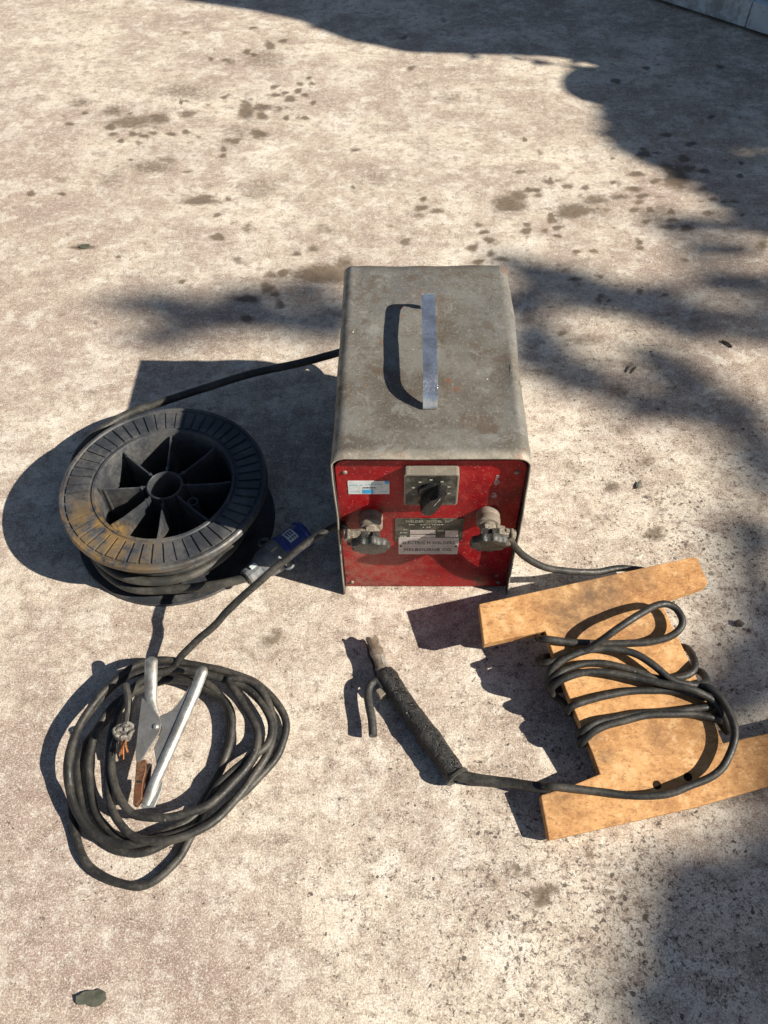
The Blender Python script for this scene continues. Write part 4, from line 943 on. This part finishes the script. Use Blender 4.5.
def holder():
    h0, h1 = G(384, 674, .0165), G(457, 777, .0155); c = G(420, 725, 0)
    root = empty('electrode_holder', c)
    tag(root, 'old scorched black electrode holder with bent lever lying on the concrete', 'electrode holder')
    D = (h1-h0).normalized(); s_ = D.cross(Vector((0, 0, 1))).normalized(); up = s_.cross(D); Lh = (h1-h0).length
    N = 60; K = 28; vs = []
    for i in range(N+1):
        f_ = i/N; base = h0+D*Lh*f_; r = .0142+.0007*math.cos(f_*9)+.0004*math.sin(f_*23)-(.0012 if f_ > .97 else 0)
        for k in range(K):
            a = 2*PI*k/K; p = base+s_*math.cos(a)*r+up*math.sin(a)*r
            n = noise.noise(p*70)*.0007+noise.noise(p*190)*.0006
            n += -.0007 if noise.noise(p*45+Vector((3, 1, 2))) > .12 else 0
            vs.append(base+(s_*math.cos(a)+up*math.sin(a))*(r+n)-c)
    fs = [(i*K+k, i*K+(k+1) % K, (i+1)*K+(k+1) % K, (i+1)*K+k) for i in range(N) for k in range(K)]+[list(range(K)), [N*K+k for k in range(K)]]
    mb = MB(); mb.add(vs, fs); g_ = mb.build('grip', M['grip'], root, ang=50)
    f = lambda x, y, z: h1-c+s_*x+up*y+D*z
    mb = MB(); mb.lathe([(.0140, -.004), (.0158, -.002), (.0158, .0015), (.0135, .002), (.0125, -.004)], 28, f, close=True); mb.build('end_ring', M['cable2'], root)
    # rubber sleeve over the lead
    mb = MB(); pts = spline([h1-c-D*.004, G(480, 780, .015)-c, G(510, 783, .018)-c, G(535, 787, .025)-c, G(551, 788.5, .029)-c]); n = len(pts)
    mb.tube(pts, [.0068+.0006*math.sin(i*.4) for i in range(n)], 14, wob=.08); mb.build('sleeve', M['cable'], root)
    # head: slotted steel tube with a worn lip
    e0, e1 = G(383.5, 677, .0165), G(371.5, 641, .0185); D2 = (e1-e0).normalized(); s2 = D2.cross(Vector((0, 0, 1))).normalized(); up2 = s2.cross(D2); LH = (e1-e0).length
    fh = lambda x, y, z: e0-c-s2*x+up2*y+D2*z
    mb = MB(); K = 24; vs = []
    NZ = 14
    for j in range(NZ+1):
        z = (LH+.002)*j/NZ
        for k in range(K+1):
            a = math.radians(40)+2*PI*(k/K)*.86; r = .0100+.0007*math.sin(j*.9)+.0004*math.sin(k*2.3+j)
            zz = z+(.0022*math.sin(k*1.1) if j == NZ else 0)
            vs.append(fh(r*math.cos(a), r*math.sin(a), zz))
    for j in range(NZ+1):
        z = (LH+.002)*j/NZ
        for k in range(K+1):
            a = math.radians(40)+2*PI*(k/K)*.86; vs.append(fh(.0082*math.cos(a), .0090*math.sin(a), z+(.0022*math.sin(k*1.1) if j == NZ else 0)))
    Q_ = K+1; o2 = (NZ+1)*Q_
    fs = [(j*Q_+k, j*Q_+k+1, (j+1)*Q_+k+1, (j+1)*Q_+k) for j in range(NZ) for k in range(K)]
    fs += [(o2+j*Q_+k, o2+j*Q_+k+1, o2+(j+1)*Q_+k+1, o2+(j+1)*Q_+k) for j in range(NZ) for k in range(K)]
    fs += [(NZ*Q_+k, NZ*Q_+k+1, o2+NZ*Q_+k+1, o2+NZ*Q_+k) for k in range(K)]+[(j*Q_+k, (j+1)*Q_+k, o2+(j+1)*Q_+k, o2+j*Q_+k) for j in range(NZ) for k in (0, K)]
    mb.add(vs, fs); hd = mb.build('jaw', M['burnt'], root, ang=50)
    # bright worn blade beside the jaw
    mb = MB(); b0, b1 = G(388, 668, .020)-c, G(379, 642, .024)-c
    mb.add([b0+Vector((0, 0, .003)), b1, G(376, 645, .027)-c, G(385, 668, .026)-c, b0-Vector((0, 0, .006)), b1-Vector((0, 0, .003)), G(376, 645, .023)-c, G(385, 668, .018)-c], [(0, 1, 2, 3), (7, 6, 5, 4), (0, 4, 5, 1), (1, 5, 6, 2), (2, 6, 7, 3), (3, 7, 4, 0)])
    mb.build('worn_blade', M['galv'], root, smooth=False)
    mb = MB(); pts = spline([G(384, 688, .017)-c, G(377, 681, .019)-c, G(371, 684, .019)-c, G(368, 692, .018)-c, G(369, 705, .018)-c, G(372, 720, .018)-c, G(373, 736, .018)-c])
    mb.tube(pts, .0056, 12, wob=.05); mb.build('lever', M['cable2'], root)
    mb = MB(); mb.box(G(381, 694, .013)-c, (.010, .012, .014), Matrix((s_, D, up)).transposed()); bevel(mb.build('lever_bracket', M['dirtymetal'], root, smooth=False), .001)
holder()

# ------------------------------------------------------------ litter on the slab
def lump(name, x, y, r, sq, mat, label, cat, seed):
    c = G(x, y); bm = bmesh.new(); bmesh.ops.create_icosphere(bm, subdivisions=3, radius=r)
    for v in bm.verts:
        n = noise.noise(v.co/r*1.3+Vector((seed, 0, 0)))*.35+noise.noise(v.co/r*3+Vector((seed, 2, 0)))*.15
        v.co = v.co*(1+n); v.co.x *= sq[0]; v.co.y *= sq[1]; v.co.z *= sq[2]
    zmin = min(v.co.z for v in bm.verts)
    for v in bm.verts: v.co.z -= zmin+.0004
    me = bpy.data.meshes.new(name); bm.to_mesh(me); bm.free(); me.materials.append(mat)
    o = bpy.data.objects.new(name, me); COL.objects.link(o); o.location = c; tag(o, label, cat)
lump('pebble', 738, 625, .0052, (1.3, .9, .8), M['stone'], 'small grey brown stone alone on the concrete right of the wooden board', 'stone', 2)
def flake(x, y, w, h, rz, label, seed):
    c = G(x, y); r = random.Random(seed); n = 18
    pts = [(w*(1+.28*r.uniform(-1, 1))*math.cos(2*PI*i/n), h*(1+.28*r.uniform(-1, 1))*math.sin(2*PI*i/n)) for i in range(n)]
    mb = MB(); f = lambda u, v, t: Vector((u, v, .0012+.0022*abs(u/w)**2+.001*math.sin(v*400)+t))
    vs = [f(u, v, 0) for u, v in pts]+[f(u, v, .0006) for u, v in pts]+[f(0, 0, 0), f(0, 0, .0009)]
    fs = []
    for i in range(n): j = (i+1) % n; fs += [(i, j, 2*n), (n+i, n+j, 2*n+1), (i, j, n+j, n+i)]
    mb.add(vs, fs); o = mb.build('fallen_leaf', M['deadleaf'], None); o.location = c; o.rotation_euler = (0, 0, rz); tag(o, label, 'leaf')
flake(93, 998, .017, .008, .1, 'flat grey green leaf on the concrete near the bottom left corner', 3)
flake(638, 486, .0075, .003, 1.1, 'small curled dark leaf on sunny concrete right of the welder', 6)
flake(85, 247, .012, .006, .1, 'small dark leaf on the concrete far to the left above the reel', 8)
def twig(x0, y0, x1, y1, r, label):
    a, b = G(x0, y0, r), G(x1, y1, r); mb = MB(); m = a.lerp(b, .5)+Vector((.001, .001, .001)); mb.tube([p-m for p in spline([a, m, b])], [r*.8]*0 or r, 7, wob=.3)
    o = mb.build('twig', M['twig'], None); o.location = m; tag(o, label, 'twig')
twig(722, 341, 732, 347, .0022, 'short dark twig on the shaded concrete near the right edge')
twig(626, 372, 629, 366, .0012, 'thin dark twig in the dappled shade right of the welder, left of its pair')
twig(631, 373, 636, 367, .0012, 'thin dark twig in the dappled shade right of the welder, right of its pair')
